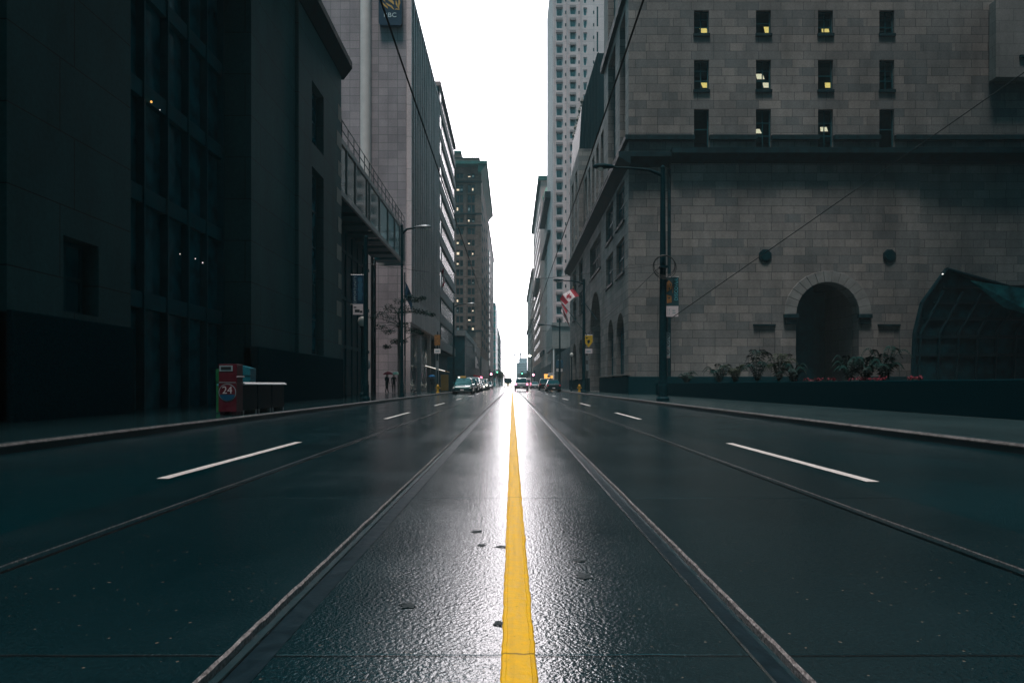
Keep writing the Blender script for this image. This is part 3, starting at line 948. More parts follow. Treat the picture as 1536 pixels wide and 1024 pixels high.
pd = MB().box(hx(827.5), 40, YH - 1.2, YH + 24, 8.8, 14); pd.box(hx(827.3), 40, YH - 1.5, YH - 1.203, 13.6, 14.4)
pd.build('podium', M['granite_smooth'], B)
gb = MB().box(hx(833), 40, YH - .4, YH + 23, 0, 8.797); gb.build('shop_front', M['shop'], B)
MB().box(hx(829), hx(831), YH - 1.1, YH - .5, 0, 8.797).build('corner_column', M['white'], B)
MB().box(9.3, 40, 110, 147, 0, 7).build('low_block', M['shop'], thing('low_shop', 'low dark shop block between the granite building and the pinkish tower', 'shop'))

C1 = thing('domed_building', 'buff stone office building with a pale green dome beside the hotel tower', 'building')
w = MB()
c1h = []
for f_ in range(12):
    for k in range(5):
        c1h.append((161 + 5.4 * k, 163.6 + 5.4 * k, 6.5 + 3.2 * f_, 8.4 + 3.2 * f_, .35))
wall(w, east(XA), 158, 215, 0, 49, c1h)
w.quad((XA, 158, 0), (26, 158, 0), (26, 158, 49), (XA, 158, 49))
w.quad((XA, 158, 49), (26, 158, 49), (26, 215, 49), (XA, 215, 49)); w.quad((XA, 215, 0), (26, 215, 0), (26, 215, 49), (XA, 215, 49))
w.build('wall', M['pinkstone2'], C1)
for q in c1h: window(C1, east(XA), *q[:4], .3, (1, 2), 'bronze', 'dark_glass', None, .1)
MB().box(XA - 1.5, XA + .2, 158, 190, 44.2, 45.6).build('cornice', M['trim'], C1)
MB().box(XA - .9, XA + .2, 158, 193, 36.0, 36.7).build('cornice', M['trim'], C1)
MB().box(XA - .5, XA + .2, 190.5, 214, 9.5, 10.6).build('cornice', M['trim'], C1)
MB().lathe([(2.5, 49), (2.5, 51.5), (2.7, 51.6), (2.7, 52), (2.3, 52.2), (2.15, 53.2), (1.7, 54.4), (1.0, 55.2), (.2, 55.7)], (10.9, 186, 0), 24).build('dome', M['dome'], C1, smooth=False)
MB().lathe([(2.2, 46), (2.2, 49.2), (2.55, 49.3), (2.55, 49.7)], (10.9, 186, 0), 24).build('drum', M['pinkstone2'], C1)
MB().box(9.0, 26, 158.5, 214, .05, 5.8).build('shop_front', M['shop'], C1)

C2 = thing('flat_topped_building', 'slim stone office slab with bright window bands left of the domed building', 'building')
w = MB()
c2h = [(222, 288, 10 + 4.2 * k, 12.2 + 4.2 * k, .3) for k in range(13)]
wall(w, east(XA), 215.2, 291, 0, 66, c2h)
w.quad((XA, 215.2, 0), (30, 215.2, 0), (30, 215.2, 66), (XA, 215.2, 66)); w.quad((XA, 291, 0), (30, 291, 0), (30, 291, 66), (XA, 291, 66))
w.quad((XA, 215.2, 66), (30, 215.2, 66), (30, 291, 66), (XA, 291, 66))
w.build('wall', M['pinkstone2'], C2)
for q in c2h: window(C2, east(XA), *q[:4], .2, (10, 1), 'fascia', 'blind_glare_glass', None, .3)  # pale panes paint the white reflections in these bands
MB().box(XA - .9, 30, 214.6, 292, 65.2, 66.6).build('cornice', M['copper'], C2)
MB().box(XA - 1.2, XA + .1, 224, 262, 34.5, 36).build('balcony', M['trim'], C2)
MB().box(9.0, 30, 216, 290, .05, 8).build('shop_front', M['shop'], C2)
C3 = thing('pale_tower_block', 'pale buff tower block farthest along the right side of the street', 'tower')
w = MB()
c3h = [(300 + 16 * i, 309 + 16 * i, 9 + 4.0 * k, 11.2 + 4.0 * k, .3) for k in range(9) for i in range(5)]
wall(w, east(XA), 292, 400, 0, 50, c3h)
w.quad((XA, 292, 0), (30, 292, 0), (30, 292, 50), (XA, 292, 50)); w.quad((XA, 292, 50), (30, 292, 50), (30, 400, 50), (XA, 400, 50)); w.quad((XA, 400, 0), (30, 400, 0), (30, 400, 50), (XA, 400, 50))
w.build('wall', M['paleconc'], C3)
for q in c3h: window(C3, east(XA), *q[:4], .25, (2, 1), 'bronze', 'dark_glass', None, .2)
MB().box(XA - .8, 30, 291.6, 401, 49.2, 50.6).build('cornice', M['paleconc'], C3)
MB().box(XA - .8, XA + .1, 300, 400, 30, 31).build('cornice', M['paleconc'], C3)

D = thing('glass_office', 'hazy stepped glass office block at the far end of the street', 'building')
gx = MB().box(5.8, 19, 850, 880, 0, 28.5); gx.box(9.0, 19, 852, 880, 28.5, 34)
gx.build('glazing', M['haze_glass'], D)
bd = MB()
for k in range(9): bd.box(5.7, 19, 849.7, 849.99, 3 * k + 2.4, 3 * k + 3.3)
bd.build('spandrel', M['spandrel'], D)
cr = thing('tower_crane', 'faint tower crane above the far glass block', 'crane')
MB().box(10.2, 11.8, 900, 901.6, 0, 44).build('mast', M['galv'], cr)
MB().box(2.8, 18, 900, 901.4, 40.3, 41.5).build('jib', M['galv'], cr)
MB().box(2.4, 4.8, 899.9, 900.9, 39.2, 40.5).build('counterweight', M['fascia'], cr)
fm_ = MB()
TB = thing('low_town_block', 'low pale roofs seen where the street fades out on the left', 'building')
for k in range(6):
    x = -28 + 3.2 * k
    fm_.box(x, x + 3.1, 600 + 12 * k, 640 + 12 * k, 0, 13 + (k * 37 % 5))
fm_.build('wall', M['paleconc'], TB)
rm = MB()
for k in range(6):
    x = -28 + 3.2 * k
    z = 13.005 + (k * 37 % 5)
    rm.prism([(x - .1, z), (x + 3.15, z), (x + 1.55, z + 1.4)], 'y', 600 + 12 * k, 640 + 12 * k)
rm.build('roof', M['slate'], TB)

# ================================================================== LEFT SIDE
XE = -10.0
E = thing('limestone_building', 'near dark limestone building with tall slit windows and a black granite base, on the left', 'building')
PW = west(XE)
w = MB()
ys1, ye1 = yy(10, XE), yy(196, XE)
ys2, ye2 = yy(383, XE), yy(448, XE)
ye3 = 40.0
ZE = 19.4
wall(w, PW, -30, 12.2, 2.35, ZE)
wn1 = (yy(95, XE), yy(148, XE), 2.5, 4.2)
wall(w, PW, ys1, ye1, 2.35, ZE, [(*wn1, .5)])
wall(w, west(XE - .16), ys2, ye2, 2.3, ZE)
sw = [(yy(468, XE), yy(485.5, XE), 13.0, 16.1), (yy(468, XE), yy(485.5, XE), 2.4, 11.8)]
wall(w, PW, ye2, ye3, 2.3, ZE, [(*q, .5) for q in sw])
for y in (12.2, ys1, ye1): w.quad((XE, y, 0), (XE - 3, y, 0), (XE - 3, y, ZE), (XE, y, ZE))
w.quad((XE - .16, ys2, 0), (XE - 3, ys2, 0), (XE - 3, ys2, ZE), (XE - .16, ys2, ZE))
w.quad((XE, ye2, 2.3), (XE - .16, ye2, 2.3), (XE - .16, ye2, ZE), (XE, ye2, ZE))
w.quad((XE, ye3, 0), (XE - 20, ye3, 0), (XE - 20, ye3, ZE), (XE, ye3, ZE))
w.quad((XE, -30, ZE), (-40, -30, ZE), (-40, ye3, ZE), (XE, ye3, ZE))
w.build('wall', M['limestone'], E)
qn = MB()
for k in range(9):
    z = 3.2 + k * 1.62
    qn.box(XE, XE + .012, ye3 - .75 - .35 * (k % 2), ye3 + .01, z, z + .86)
qn.build('quoin', M['quoin'], E)
pl = MB()
for a, b in ((-30, 12.2), (ys1, ye1), (ys2, ye3)): pl.box(XE - .5, XE + .12, a, b, .1, 2.35)
pl.build('plinth', M['plinth'], E, bevel=.03)
MB().prism([(XE + .55, ZE + .5), (XE + .55, ZE + .15), (XE + .05, ZE - .5), (XE - .5, ZE - .5), (XE - .5, ZE + .5)], 'y', -30, ye3 + .4).build('cornice', M['trim'], E)
window(E, PW, *wn1, .45, (2, 2), 'bronze', 'black_glass', None, .1)
for q in sw: window(E, PW, *q, .45, (2, 2 if q[2] > 10 else 5), 'bronze', 'black_glass', None, .1)
for a, b in ((ye1, ys2), (12.2, ys1)):           # recessed bronze and glass bays
    n = max(1, int((b - a) / 1.3))
    fr = MB()
    for i in range(n + 1):
        y = a + .03 + (b - a - .12) * i / n
        fr.box(XE - 1.6, XE - 1.2, y, y + .09, .12, ZE - .02)
    for z in (3.2, 6.4, 9.6, 12.8, 16): fr.box(XE - 1.55, XE - 1.25, a + .01, b - .01, z, z + .5)
    f_ = fr.build('bay_frame', M['bronze'], E)
    MB().quad((XE - 1.45, a, .1), (XE - 1.45, b, .1), (XE - 1.45, b, ZE), (XE - 1.45, a, ZE)).build('glazing', M['black_glass'], f_)
for (u, v, r, mt) in ((227, 153, .035, 'orange_lamp'), (240, 165, .012, 'white_lamp'), (270, 381, .015, 'white_lamp'), (293, 388, .016, 'white_lamp'), (304, 394, .022, 'white_lamp')):
    Y = yy(u, XE - 1.15)
    MB().lathe([(.01, -r), (r * .8, -r * .5), (r, 0), (r * .8, r * .5), (.01, r)], at(u, v, Y), 8).build('entrance_lamp', M[mt], E)

# dark block with the glazed gallery
G0 = thing('dark_office_block', 'black glass block in shade between the limestone building and the bank tower', 'building')
MB().box(-30, -12.2, 40.05, 58.0, .1, 16).build('wall', M['shop'], G0)
gm = MB()
for i in range(9):
    gm.box(-12.2, -12.1, 40.4 + i * 1.9, 40.55 + i * 1.9, .12, 11.9)
for z in (3.5, 7, 10.4): gm.box(-12.196, -12.12, 40.2, 58, z, z + .25)
gm.build('mullion', M['bronze'], G0)
Fg = thing('glazed_gallery', 'glazed steel gallery with a rooftop railing jutting out above the left pavement', 'gallery')
YA, YB, ZB, ZTp, XF = 40.06, 64.0, 12.0, 15.4, -10.02
fr = MB()
fr.box(XF - .15, XF, YA, YB, ZB, ZB + .34); fr.box(XF - .15, XF, YA, YB, ZTp - .32, ZTp); fr.box(XF - 2.4, XF - .16, YB - .2, YB, ZB, ZB + .3); fr.box(XF - 2.4, XF - .16, YB - .2, YB, ZTp - .3, ZTp)
for y in (41.6, 43.9, 47.4, 48.3, 51.9, 55.4, 58.6, 61.4, 63.86): fr.box(XF - .14, XF - .01, y, y + .14, ZB + .34, ZTp - .32)
fr.box(XF - 2.4, XF - 2.26, YB - .15, YB, ZB + .3, ZTp - .3)
fr.build('frame', M['fascia'], Fg)
for k in range(9): MB().box(XF - 2.3, XF - .16, YA + k * 2.62, YA + k * 2.62 + 1.5, ZB + .03, ZB + .25).build('floor_beam', M['bronze'], Fg)
MB().box(XF - 2.3, XF - .17, YA, YB - .25, ZTp - .25, ZTp - .03).build('roof', M['bronze'], Fg)
MB().quad((XF - .08, YA, ZB + .3), (XF - .08, YB, ZB + .3), (XF - .08, YB, ZTp - .3), (XF - .08, YA, ZTp - .3)).build('glazing', M['canopy_glass'], Fg)
for z in (12.7, 13.5, 14.3): MB().box(XF - 2.25, XF - .2, YB - .15, YB - .05, z, z + .28).build('slat', M['bronze'], Fg)
rl = MB()
for i in range(16):
    y = YA + .4 + i * 1.56
    rl.box(XF - .1, XF - .05, y, y + .05, ZTp, ZTp + 1.15)
for z in (ZTp + .55, ZTp + 1.12): rl.box(XF - .1, XF - .06, YA, YB, z, z + .05)
rl.build('railing', M['iron'], Fg)
for y, z in ((44.8, 14.0), (46.2, 13.7), (50.0, 14.1), (53.4, 14.2), (57.0, 14.0)): MB().box(XF - 2.0, XF - .9, y, y + .12, z, z + .07).build('ceiling_lamp', M['pier'], Fg)
cm = MB()
for y in (59.6, 60.7): cm.tube([(-12.2, y, .12), (-12.2, y, ZB)], .11, 10)
for k in range(7): cm.tube([(-12.2, 59.6, 1 + 1.6 * k), (-12.2, 60.7, 2.4 + 1.6 * k)], .05, 6)
cm.build('lattice_column', M['iron'], Fg)

# bank tower with vertical ribs
XG, YG0, YG1, ZG = -10.0, 68.0, 94.8, 40.3
G = thing('bank_tower', 'grey stone tower with a blank tiled front and close vertical ribs along the street', 'tower')
w = MB()
w.box(-32, XG - .55, YG0, YG1, 7.1, ZG - .1); w.box(-32, -11.4, YG0 + .02, YG1, .1, 7.097)
w.build('wall', M['tile'], G)
r_ = MB()
nr = 15
for i in range(nr + 1):
    y = YG0 + .08 + (YG1 - YG0 - .4) * i / nr
    r_.box(XG - .55, XG - .02, y, y + .55, 9.7, ZG - .5); r_.box(XG - .55, XG - .3, y + .8, y + 1.3, 9.7, ZG - .5)
r_.build('ribs', M['rib'], G)
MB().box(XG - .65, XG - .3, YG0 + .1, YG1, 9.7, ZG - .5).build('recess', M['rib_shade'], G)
MB().box(XG - .548, XG, YG0 - .02, YG1, 7.1, 9.697).build('fascia_band', M['rib'], G)
MB().box(XG - .548, XG, YG0 - .02, YG1, ZG - .497, ZG).build('fascia_band', M['rib'], G)
MB().lathe([(.53, .1), (.53, ZG)], (at(549, 0, YG0).x, YG0 - .1, 0), 24).build('round_pier', M['pier'], G, smooth=False)
for x, y in ((-10.35, 68.2), (-10.95, 68.0), (-10.35, 76), (-10.35, 85), (-10.35, 94.3)): MB().box(x - .22, x + .22, y - .2, y + .25, .12, 7.095).build('ground_column', M['rib'], G)
dw = MB()
for i in range(8): dw.box(-11.38, -11.28, 69 + i * 3.2, 72 + i * 3.2, .2, 6.8)
dw.build('shop_front', M['black_glass'], G)
# bank sign: navy rounded panel with a gold lion-like crest and the letters
bsx0, bsx1 = at(569.5, 0, YG0).x, at(604, 0, YG0).x
zb_, zt_ = zz(42, YG0), zz(-10, YG0)
bs = thing('bank_sign', 'navy rounded sign with a gold crest and white letters high on the tiled bank front', 'sign', ((bsx0 + bsx1) / 2, YG0, zb_))
wd, hh = (bsx1 - bsx0) / 2, zt_ - zb_
pts = []
for cx, cz, a0 in ((wd - .3, .3, -90), (wd - .3, hh - .3, 0), (-wd + .3, hh - .3, 90), (-wd + .3, .3, 180)):
    for k in range(6):
        a = math.radians(a0 + 18 * k); pts.append((cx + .3 * math.cos(a), cz + .3 * math.sin(a)))
MB().prism(pts, 'y', -.5, -.06).build('panel', M['navy'], bs)
text('lettering', 'RBC', .62, (-.02, -.51, .98), (PI / 2, 0, 0), M['paleink'], bs, .01, 1.12)
cm = MB()


def blade(pts_, w0, w1, y=-.515):
    n = len(pts_)
    L, R = [], []
    for i, p in enumerate(pts_):
        t = Vector(pts_[min(i + 1, n - 1)]) - Vector(pts_[max(i - 1, 0)])
        nn = Vector((-t.y, t.x)).normalized()
        ww = (w0 + (w1 - w0) * i / (n - 1)) * (math.sin(PI * (.12 + .8 * i / (n - 1))))
        L.append(Vector(p) + nn * ww); R.append(Vector(p) - nn * ww)
    for i in range(n - 1):
        q = [L[i], L[i + 1], R[i + 1], R[i]]
        cm.prism([(a.x, a.y) for a in q], 'y', y, y + .012)


for pp, w0, w1 in (([(-.8, 2.25), (-.6, 2.0), (-.35, 1.78), (-.25, 1.65)], .06, .1), ([(-.8, 2.75), (-.65, 2.5), (-.5, 2.3)], .05, .07), ([(-.45, 2.2), (-.2, 2.0), (.1, 1.85), (.35, 1.55)], .07, .1),
                   ([(-.5, 2.8), (-.1, 2.5), (.2, 2.3), (.35, 2.05)], .1, .16), ([(.1, 2.6), (.5, 2.72), (.85, 2.6), (.9, 2.2), (.8, 1.8), (.88, 1.5)], .06, .12), ([(.55, 2.45), (.62, 2.1), (.7, 1.8)], .07, .1), ([(.45, 1.55), (.65, 1.6), (.85, 1.5)], .04, .06),
                   ([(.0, 3.2), (.1, 2.9), (.25, 2.65)], .1, .14)):
    blade(pp, w0, w1)
cm.build('crest', M['gold'], bs)

# banded office
Hb = thing('banded_office', 'office block with stone bands and ribbon windows behind the ribbed bank tower', 'building')
YH0, YH1 = 94.82, 120.4
MB().box(-32, -10.25, YH0, YH1, 5.8, 42.4).build('wall', M['slate'], Hb)
MB().box(-32, -11.4, YH0 + .02, YH1, .1, 5.797).build('shop_front', M['shop'], Hb)
for k in range(10):
    z = 5.9 + 3.68 * k
    sp = MB().box(-10.25, -9.98, YH0, YH1 + .2, z, z + 1.35); sp.box(-32, -10.253, YH1 + .003, YH1 + .2, z, z + 1.35)
    sp.build('spandrel', M['spandrel'], Hb)
    window(Hb, west(-10.05), YH0 + 2.9, YH1, z + 1.35, z + 3.68, .15, (14, 1), 'bronze', 'black_glass', None, .12)
    if k > 1: window(Hb, west(-10.02), YH0 + .3, YH0 + 2.8, z + 1.4, z + 3.63, .1, (1, 1), 'spandrel', 'blind_glare_glass', None, .1)
MB().box(-32, -9.9, YH0, YH1 + .4, 42.403, 43).build('parapet', M['spandrel'], Hb)

# low dark shop row with awnings
K = thing('low_shop_row', 'low dark shop row with a grey fascia in front of the brownstone tower', 'shop')
MB().box(-34, -9.0, 130, 194, .1, 10.2).build('wall', M['shop'], K)
fa = MB().box(-34, -8.85, 129.8, 160, 10.2, 11.2); fa.box(-9.0, -8.8, 160.1, 170, 8.6, 11.0); fa.box(-9.0, -8.8, 171, 190, 8.2, 10.6); fa.build('fascia', M['fascia'], K)
MB().box(-9.0, -8.85, 130.2, 130.6, .3, 10.1).build('corner_post', M['fascia'], K)
for i in range(5):
    window(K, west(-8.99), 133 + i * 11.5, 141 + i * 11.5, 1, 7.2, .05, (3, 2), 'bronze', 'black_glass', None, .25)
sg = thing('shop_billboard', 'bright white framed shop billboard with a sloping top above the parked cars', 'sign', (-8.8, 168, 0))
zb0, zb1 = zz(552, 168), zz(539, 168)
MB().prism([(-6, zb0), (6, zb0), (6, zb0 + 1.0), (-6, zb1 + .5)], 'x', .05, .3).build('board', M['white'], sg)
bb = MB()
for y in (-3.2, .2, 3.1): bb.box(.305, .33, y, y + 1.7, zb0 + .5, zb0 + 1.15)
bb.build('window_print', M['iron'], sg)
aw = thing('shop_awning', 'dull red lit awning over the shops behind the parked cars', 'awning', (-8.9, 160, 3.2))
MB().prism([(0, 0), (1.6, -.35), (1.6, -.75), (0, -.4)], 'y', -3, 7).build('canopy', M['redbright'], aw)
MB().box(1.61, 1.65, -2.8, 6.8, -.7, -.4).build('lit_edge', M['red_lamp'], aw)
oa = thing('orange_awning', 'orange lit sloping awning beside the taxi', 'awning', (-9.6, 84, 2.9))
MB().prism([(-.9, .3), (1.5, -.35), (1.5, -.47), (-.9, .18)], 'y', -1.5, 4.5).build('canopy', M['yellowpaint'], oa)
MB().tube([(1.5, -1.5, -.38), (-.9, -1.5, .28)], .035, 6).build('lit_edge', M['white_lamp'], oa)
hoard = thing('yellow_hoarding', 'mustard yellow board standing on the pavement left of the taxi', 'board', (-7.3, 74, .126))
MB().box(-.42, .42, -.04, .04, .1, 1.85).build('panel', M['mustard'], hoard, bevel=.01)
MB().box(-.40, -.34, -.2, .2, 0, .1).box(.34, .40, -.2, .2, 0, .1).build('foot', M['iron'], hoard)

# brownstone tower with copper cornice
I_ = thing('brownstone_tower', 'dark brownstone tower with an overhanging green copper cornice on the left', 'tower')
YI = 195.0
si = YI / F


def ix(u): return (u - U0) * si
def iz(v): return H - (v - V0) * si


w = MB()
ih = []
flo = [(iz(v + 9.5), iz(v)) for v in [342, 359, 375, 390, 404, 418, 432, 446, 460, 474, 488]]
top = [(iz(v + 12), iz(v)) for v in (277, 292, 307)]
for zb0, zt0 in flo + top + [(iz(334), iz(327)), (iz(267), iz(260))]:
    for a, b in ((676, 682), (684.5, 689), (690, 694.5), (701.5, 706.5), (707.5, 712)):
        ih.append((ix(a), ix(b), zb0, zt0, .6))
wall(w, front(YI), -24, ix(722), 0, iz(246), ih)
w.quad((ix(722), YI, 0), (ix(722), 250, 0), (ix(722), 250, iz(246)), (ix(722), YI, iz(246)))
w.box(-24, ix(719), YI + 1, 248, iz(246), iz(235))
w.box(-24, ix(690), YI + 2, 240, iz(235), iz(224))
w.build('wall', M['brown'], I_)
MB().box(-24, -7.0, YI - 3.2, 253, iz(251), iz(246.5)).build('cornice', M['copper'], I_)
MB().prism([(-7.2, iz(251) - .003), (ix(722) + .01, iz(262)), (-9.6, iz(262)), (-9.6, iz(251) - .003)], 'y', YI - 2.8, 252).build('cornice_soffit', M['copper'], I_)
MB().box(-24, ix(719.4), YI + .9, 249, iz(236), iz(234.6)).build('roof_edge', M['trim'], I_)
MB().box(-24, ix(691), YI + 1.8, 241, iz(226), iz(223)).build('roof_edge', M['copper'], I_)
ci_ = MB()
for v in (272, 320, 337, 495): ci_.box(-24, ix(723), YI - .5, YI - .003, iz(v + 2.5), iz(v))
ci_.build('string_course', M['trim'], I_)
pi = MB()
for a, b in ((696.5, 700), (713.5, 721.5)): pi.box(ix(a), ix(b), YI - .45, YI - .004, 4, iz(276))
pi.build('pilaster', M['brown'], I_)
MB().box(-24, ix(722) + .05, YI - .6, 250, 0, 9).build('shop_front', M['shop'], I_)
lit = random.Random(11)
litm = MB()
for q in ih:
    k = lit.random()
    window(I_, front(YI), *q[:4], .5, (1, 2), 'bronze', 'dark_glass', None, .12)
    if k < .27:
        a, b, c_, d = q[:4]
        hw_ = (b - a)
        MB().box(a + hw_ * .1, a + hw_ * lit.uniform(.5, .92), YI + .42, YI + .46, c_ + (d - c_) * .3, c_ + (d - c_) * lit.uniform(.45, .7)).build('ceiling_lamp', M['lamp_pale'] if k < .22 else M['blind_glare_glass'], I_)
for k in range(14):
    for j in range(3):
        window(I_, west(ix(722) + .10), 200 + j * 15, 207 + j * 15, 12 + 3.1 * k, 13.9 + 3.1 * k, .1, (1, 1), 'bronze', 'room', None, .15)

I2 = thing('dark_slab_tower', 'dark slab tower with one column of bay windows coloured as white reflections behind the brownstone tower', 'tower')
MB().box(-26, -9.0, 250.2, 335, 0, 61).build('wall', M['slate'], I2)
MB().box(-26, -8.7, 250.1, 336, 61.003, 61.8).build('parapet', M['brown'], I2)
for k in range(15):
    b = MB().prism([(-8.96, 252), (-8.3, 252.8), (-8.3, 256), (-8.96, 256.8)], 'z', 8 + 2.9 * k, 9.9 + 2.9 * k)
    b.build('bay_window', M['blind_glare_glass'], I2)  # white colour paints the reflections in the bay windows
J = thing('green_glass_tower', 'slim green glass tower far down the left side', 'tower')
MB().box(-22, -9.2, 384, 440, 0, 47).build('glazing', M['teal_glass'], J)
jm = MB()
for k in range(14): jm.box(-22, -9.19, 383.8, 440, 3.3 * k + 2.6, 3.3 * k + 3.2)
jm.build('spandrel', M['fascia'], J)
MB().box(-19, -11, 390, 420, 47, 49.5).build('plant_room', M['fascia'], J)
J2 = thing('pink_slab_block', 'pinkish slab block beyond the green glass tower', 'building')
MB().box(-24, -9.0, 445, 560, 0, 38).build('wall', M['paleconc'], J2)
jm = MB()
for k in range(10): jm.box(-8.999, -8.98, 446, 559, 3 + 3.4 * k, 4.8 + 3.4 * k)
jm.build('window_band', M['room'], J2)

NT = thing('shade_tower', 'unseen dark tower added beside the camera to shade the right side', 'tower')
MB().box(14.5, 60, -90, 12, .1, 85).box(26.5, 60, 12.01, 34, .1, 85).build('wall', M['slate'], NT)  # added out of view to block sky light on the right
for k in range(24): MB().box(14.45, 14.499, -89, 11.5, 3 + 3.4 * k, 5 + 3.4 * k).build('window', M['dark_glass'], NT)
NT = thing('shade_tower', 'unseen dark tower added above the near limestone building to shade the street', 'tower')
MB().box(-60, -15, -90, 12, 19.91, 85).build('wall', M['slate'], NT)  # added out of view to keep sky light off the street
for k in range(19): MB().box(-14.999, -14.95, -89, 11.5, 21 + 3.4 * k, 23 + 3.4 * k).build('window', M['dark_glass'], NT)

# ================================================================== STREET FURNITURE
def street_pole(label, X, Y, hgt, r0=.19, r1=.10, arm=None, group='street poles along the kerbs'):
    t = thing('street_pole', label, 'street pole', (X, Y, .126), 0, group)
    MB().lathe([(r0, .0), (r0, .9), (r0 * .92, .95), (r1, hgt)], n=14).build('shaft', M['iron'], t, smooth=False)
    MB().lathe([(r0 * 1.5, 0), (r0 * 1.5, .12), (r0 * 1.15, .2), (r0 * 1.15, .7), (r0 * 1.02, .78)], n=14).build('base', M['iron'], t)
    MB().lathe([(r1 * 1.2, hgt), (r1 * 1.2, hgt + .05), (.02, hgt + .14)], n=12).build('cap', M['iron'], t)
    if arm:
        dx, z = arm
        z -= .126
        s = 1 if dx > 0 else -1
        MB().tube([(0, 0, z - .35), (dx * .25, 0, z - .08), (dx * .6, 0, z), (dx - s * .45, 0, z + .02)], [.075, .065, .055, .045], 8).build('arm', M['iron'], t)
        hd = MB()
        prof = [(.04, 0), (.09, .12), (.14, .4), (.17, .65), (.15, .88), (.08, 1.0), (.01, 1.03)]
        vs, fs = [], []
        n = 12
        for r, d in prof:
            for k in range(n):
                a = 2 * PI * k / n
                zz_ = r * math.sin(a)
                vs.append((dx - s * .5 + s * d, r * 1.25 * math.cos(a), z + .04 + (zz_ if zz_ > 0 else zz_ * .45)))
        for i in range(len(prof) - 1):
            for k in range(n): fs.append((i * n + k, i * n + (k + 1) % n, (i + 1) * n + (k + 1) % n, (i + 1) * n + k))
        hd.add(vs, fs)
        h = hd.build('lamp_head', M['galv' if X < 0 else 'iron'], t, smooth=True)
        MB().lathe([(.15, 0), (.14, -.07), (.09, -.13), (.01, -.15)], (dx + s * .2, 0, z), 14).build('lens', M['lampglass'], h)
    return t


street_pole('tall tapered black street pole by the right planter, carrying the orange and teal banner', 6.85, 31, 10.55, .20, .105, (-2.65, 10.7))
street_pole('black street pole with a lamp arm beside the flags on the granite building', 6.85, 65, 10.7, .19, .11, (-2.4, 10.75))
street_pole('black street pole with a lamp arm in front of the pinkish hotel tower podium', 6.85, 98, 10.2, .17, .10, (-2.6, 9.4))
street_pole('black street pole with the blue banner by the dark glass block on the left', -6.85, 32, 7.6, .13, .09)
street_pole('slender street lamp before the end of the glazed gallery, with a grey head', -6.85, 42.5, 10.6, .10, .07, (1.3, 10.62))
street_pole('distant street lamp with its arm in front of the brownstone tower', -6.85, 80, 10.3, .13, .09, (2.0, 10.3))


def banner(name, label, X0, X1, Y, z0, z1, bg, parts):
    t = thing(name, label, 'banner', ((X0 + X1) / 2, Y, z0))
    w, h = (X1 - X0) / 2, z1 - z0
    MB().box(-w, w, -.006, .006, h * .27, h).build('cloth', M[bg], t)
    MB().box(-w * .93, w * .93, -.006, .006, 0, h * .27 - .002).build('white_strip', M['whitecloth'], t)
    m = MB(); m.tube([(-w - .1, .015, h + .02), (w + .02, .015, h + .02)], .016, 6); m.tube([(-w - .1, .015, h * .26), (w, .015, h * .26)], .012, 6)
    m.build('rod', M['galv'], t)
    parts(t, w, h)
    return t


def pr(t, w, h):
    m = MB()
    for q in ([(-.9, .62), (-.15, .70), (-.05, .83), (-.55, .93), (-.9, .86)], [(-.85, .34), (-.1, .36), (-.15, .52), (-.9, .56)], [(.0, .58), (.12, .62), (.1, .78), (.02, .76)]):
        m.prism([(a * w, b * h) for a, b in q], 'y', -.012, -.0065)
    m.build('picture', M['bannerorange'], t)
    m = MB()
    for q in ([(-.5, .86), (-.2, .82), (-.3, .76)], [(-.7, .48), (-.3, .50), (-.5, .44)], [(-.65, .72), (-.35, .75), (-.45, .67)]): m.prism([(a * w, b * h) for a, b in q], 'y', -.016, -.0125)
    m.prism([(.0 * w, .86 * h), (.3 * w, .97 * h), (.42 * w, .88 * h), (.15 * w, .8 * h)], 'y', -.012, -.0065)
    m.build('picture', M['bannerteal'], t)
    text('lettering', 'DISCOVER', .22, (.62 * w, -.008, .69 * h), (PI / 2, -PI / 2, 0), M['tealink'], t, .002, .98)
    m = MB()
    for a, b, c_, d in ((-.75, -.68, .06, .2), (-.55, -.4, .14, .2), (-.5, -.42, .05, .12), (0, .5, .08, .11), (0, .45, .14, .17)): m.box(a * w, b * w, -.01, -.0065, c_ * h, d * h)
    m.build('small_print', M['greyink'], t)


banner('street_banner', 'teal and orange street banner reading DISCOVER on the right street pole', 6.98, 7.56, 30.95, zz(475, 31), zz(416, 31), 'bannerteal', pr)


def pl_(t, w, h):
    text('lettering', 'OPPORTUNITY', .17, (-.52 * w, -.008, .63 * h), (PI / 2, -PI / 2, 0), M['greyink'], t, .002, 1.13)
    m = MB()
    for i, (a, b) in enumerate(((.35, .88), (.42, .75), (.33, .64), (.45, .52), (.36, .41))):
        m.prism([(a * w + .11 * math.cos(2 * PI * k / 14) * (1 + .2 * (i % 2)), b * h + .13 * math.sin(2 * PI * k / 14)) for k in range(14)], 'y', -.012 - .001 * i, -.0065)
    m.build('picture', M['bannerblue'], t)
    m = MB()
    for a, b, c_, d in ((-.8, -.3, .17, .2), (-.6, .3, .06, .13), (.35, .8, .05, .1)): m.box(a * w, b * w, -.01, -.0065, c_ * h, d * h)
    m.build('small_print', M['ink'], t)


banner('street_banner', 'dark blue street banner reading OPPORTUNITY on the left street pole', -7.46, -6.95, 31.95, zz(472, 32), zz(413, 32), 'navy', pl_)

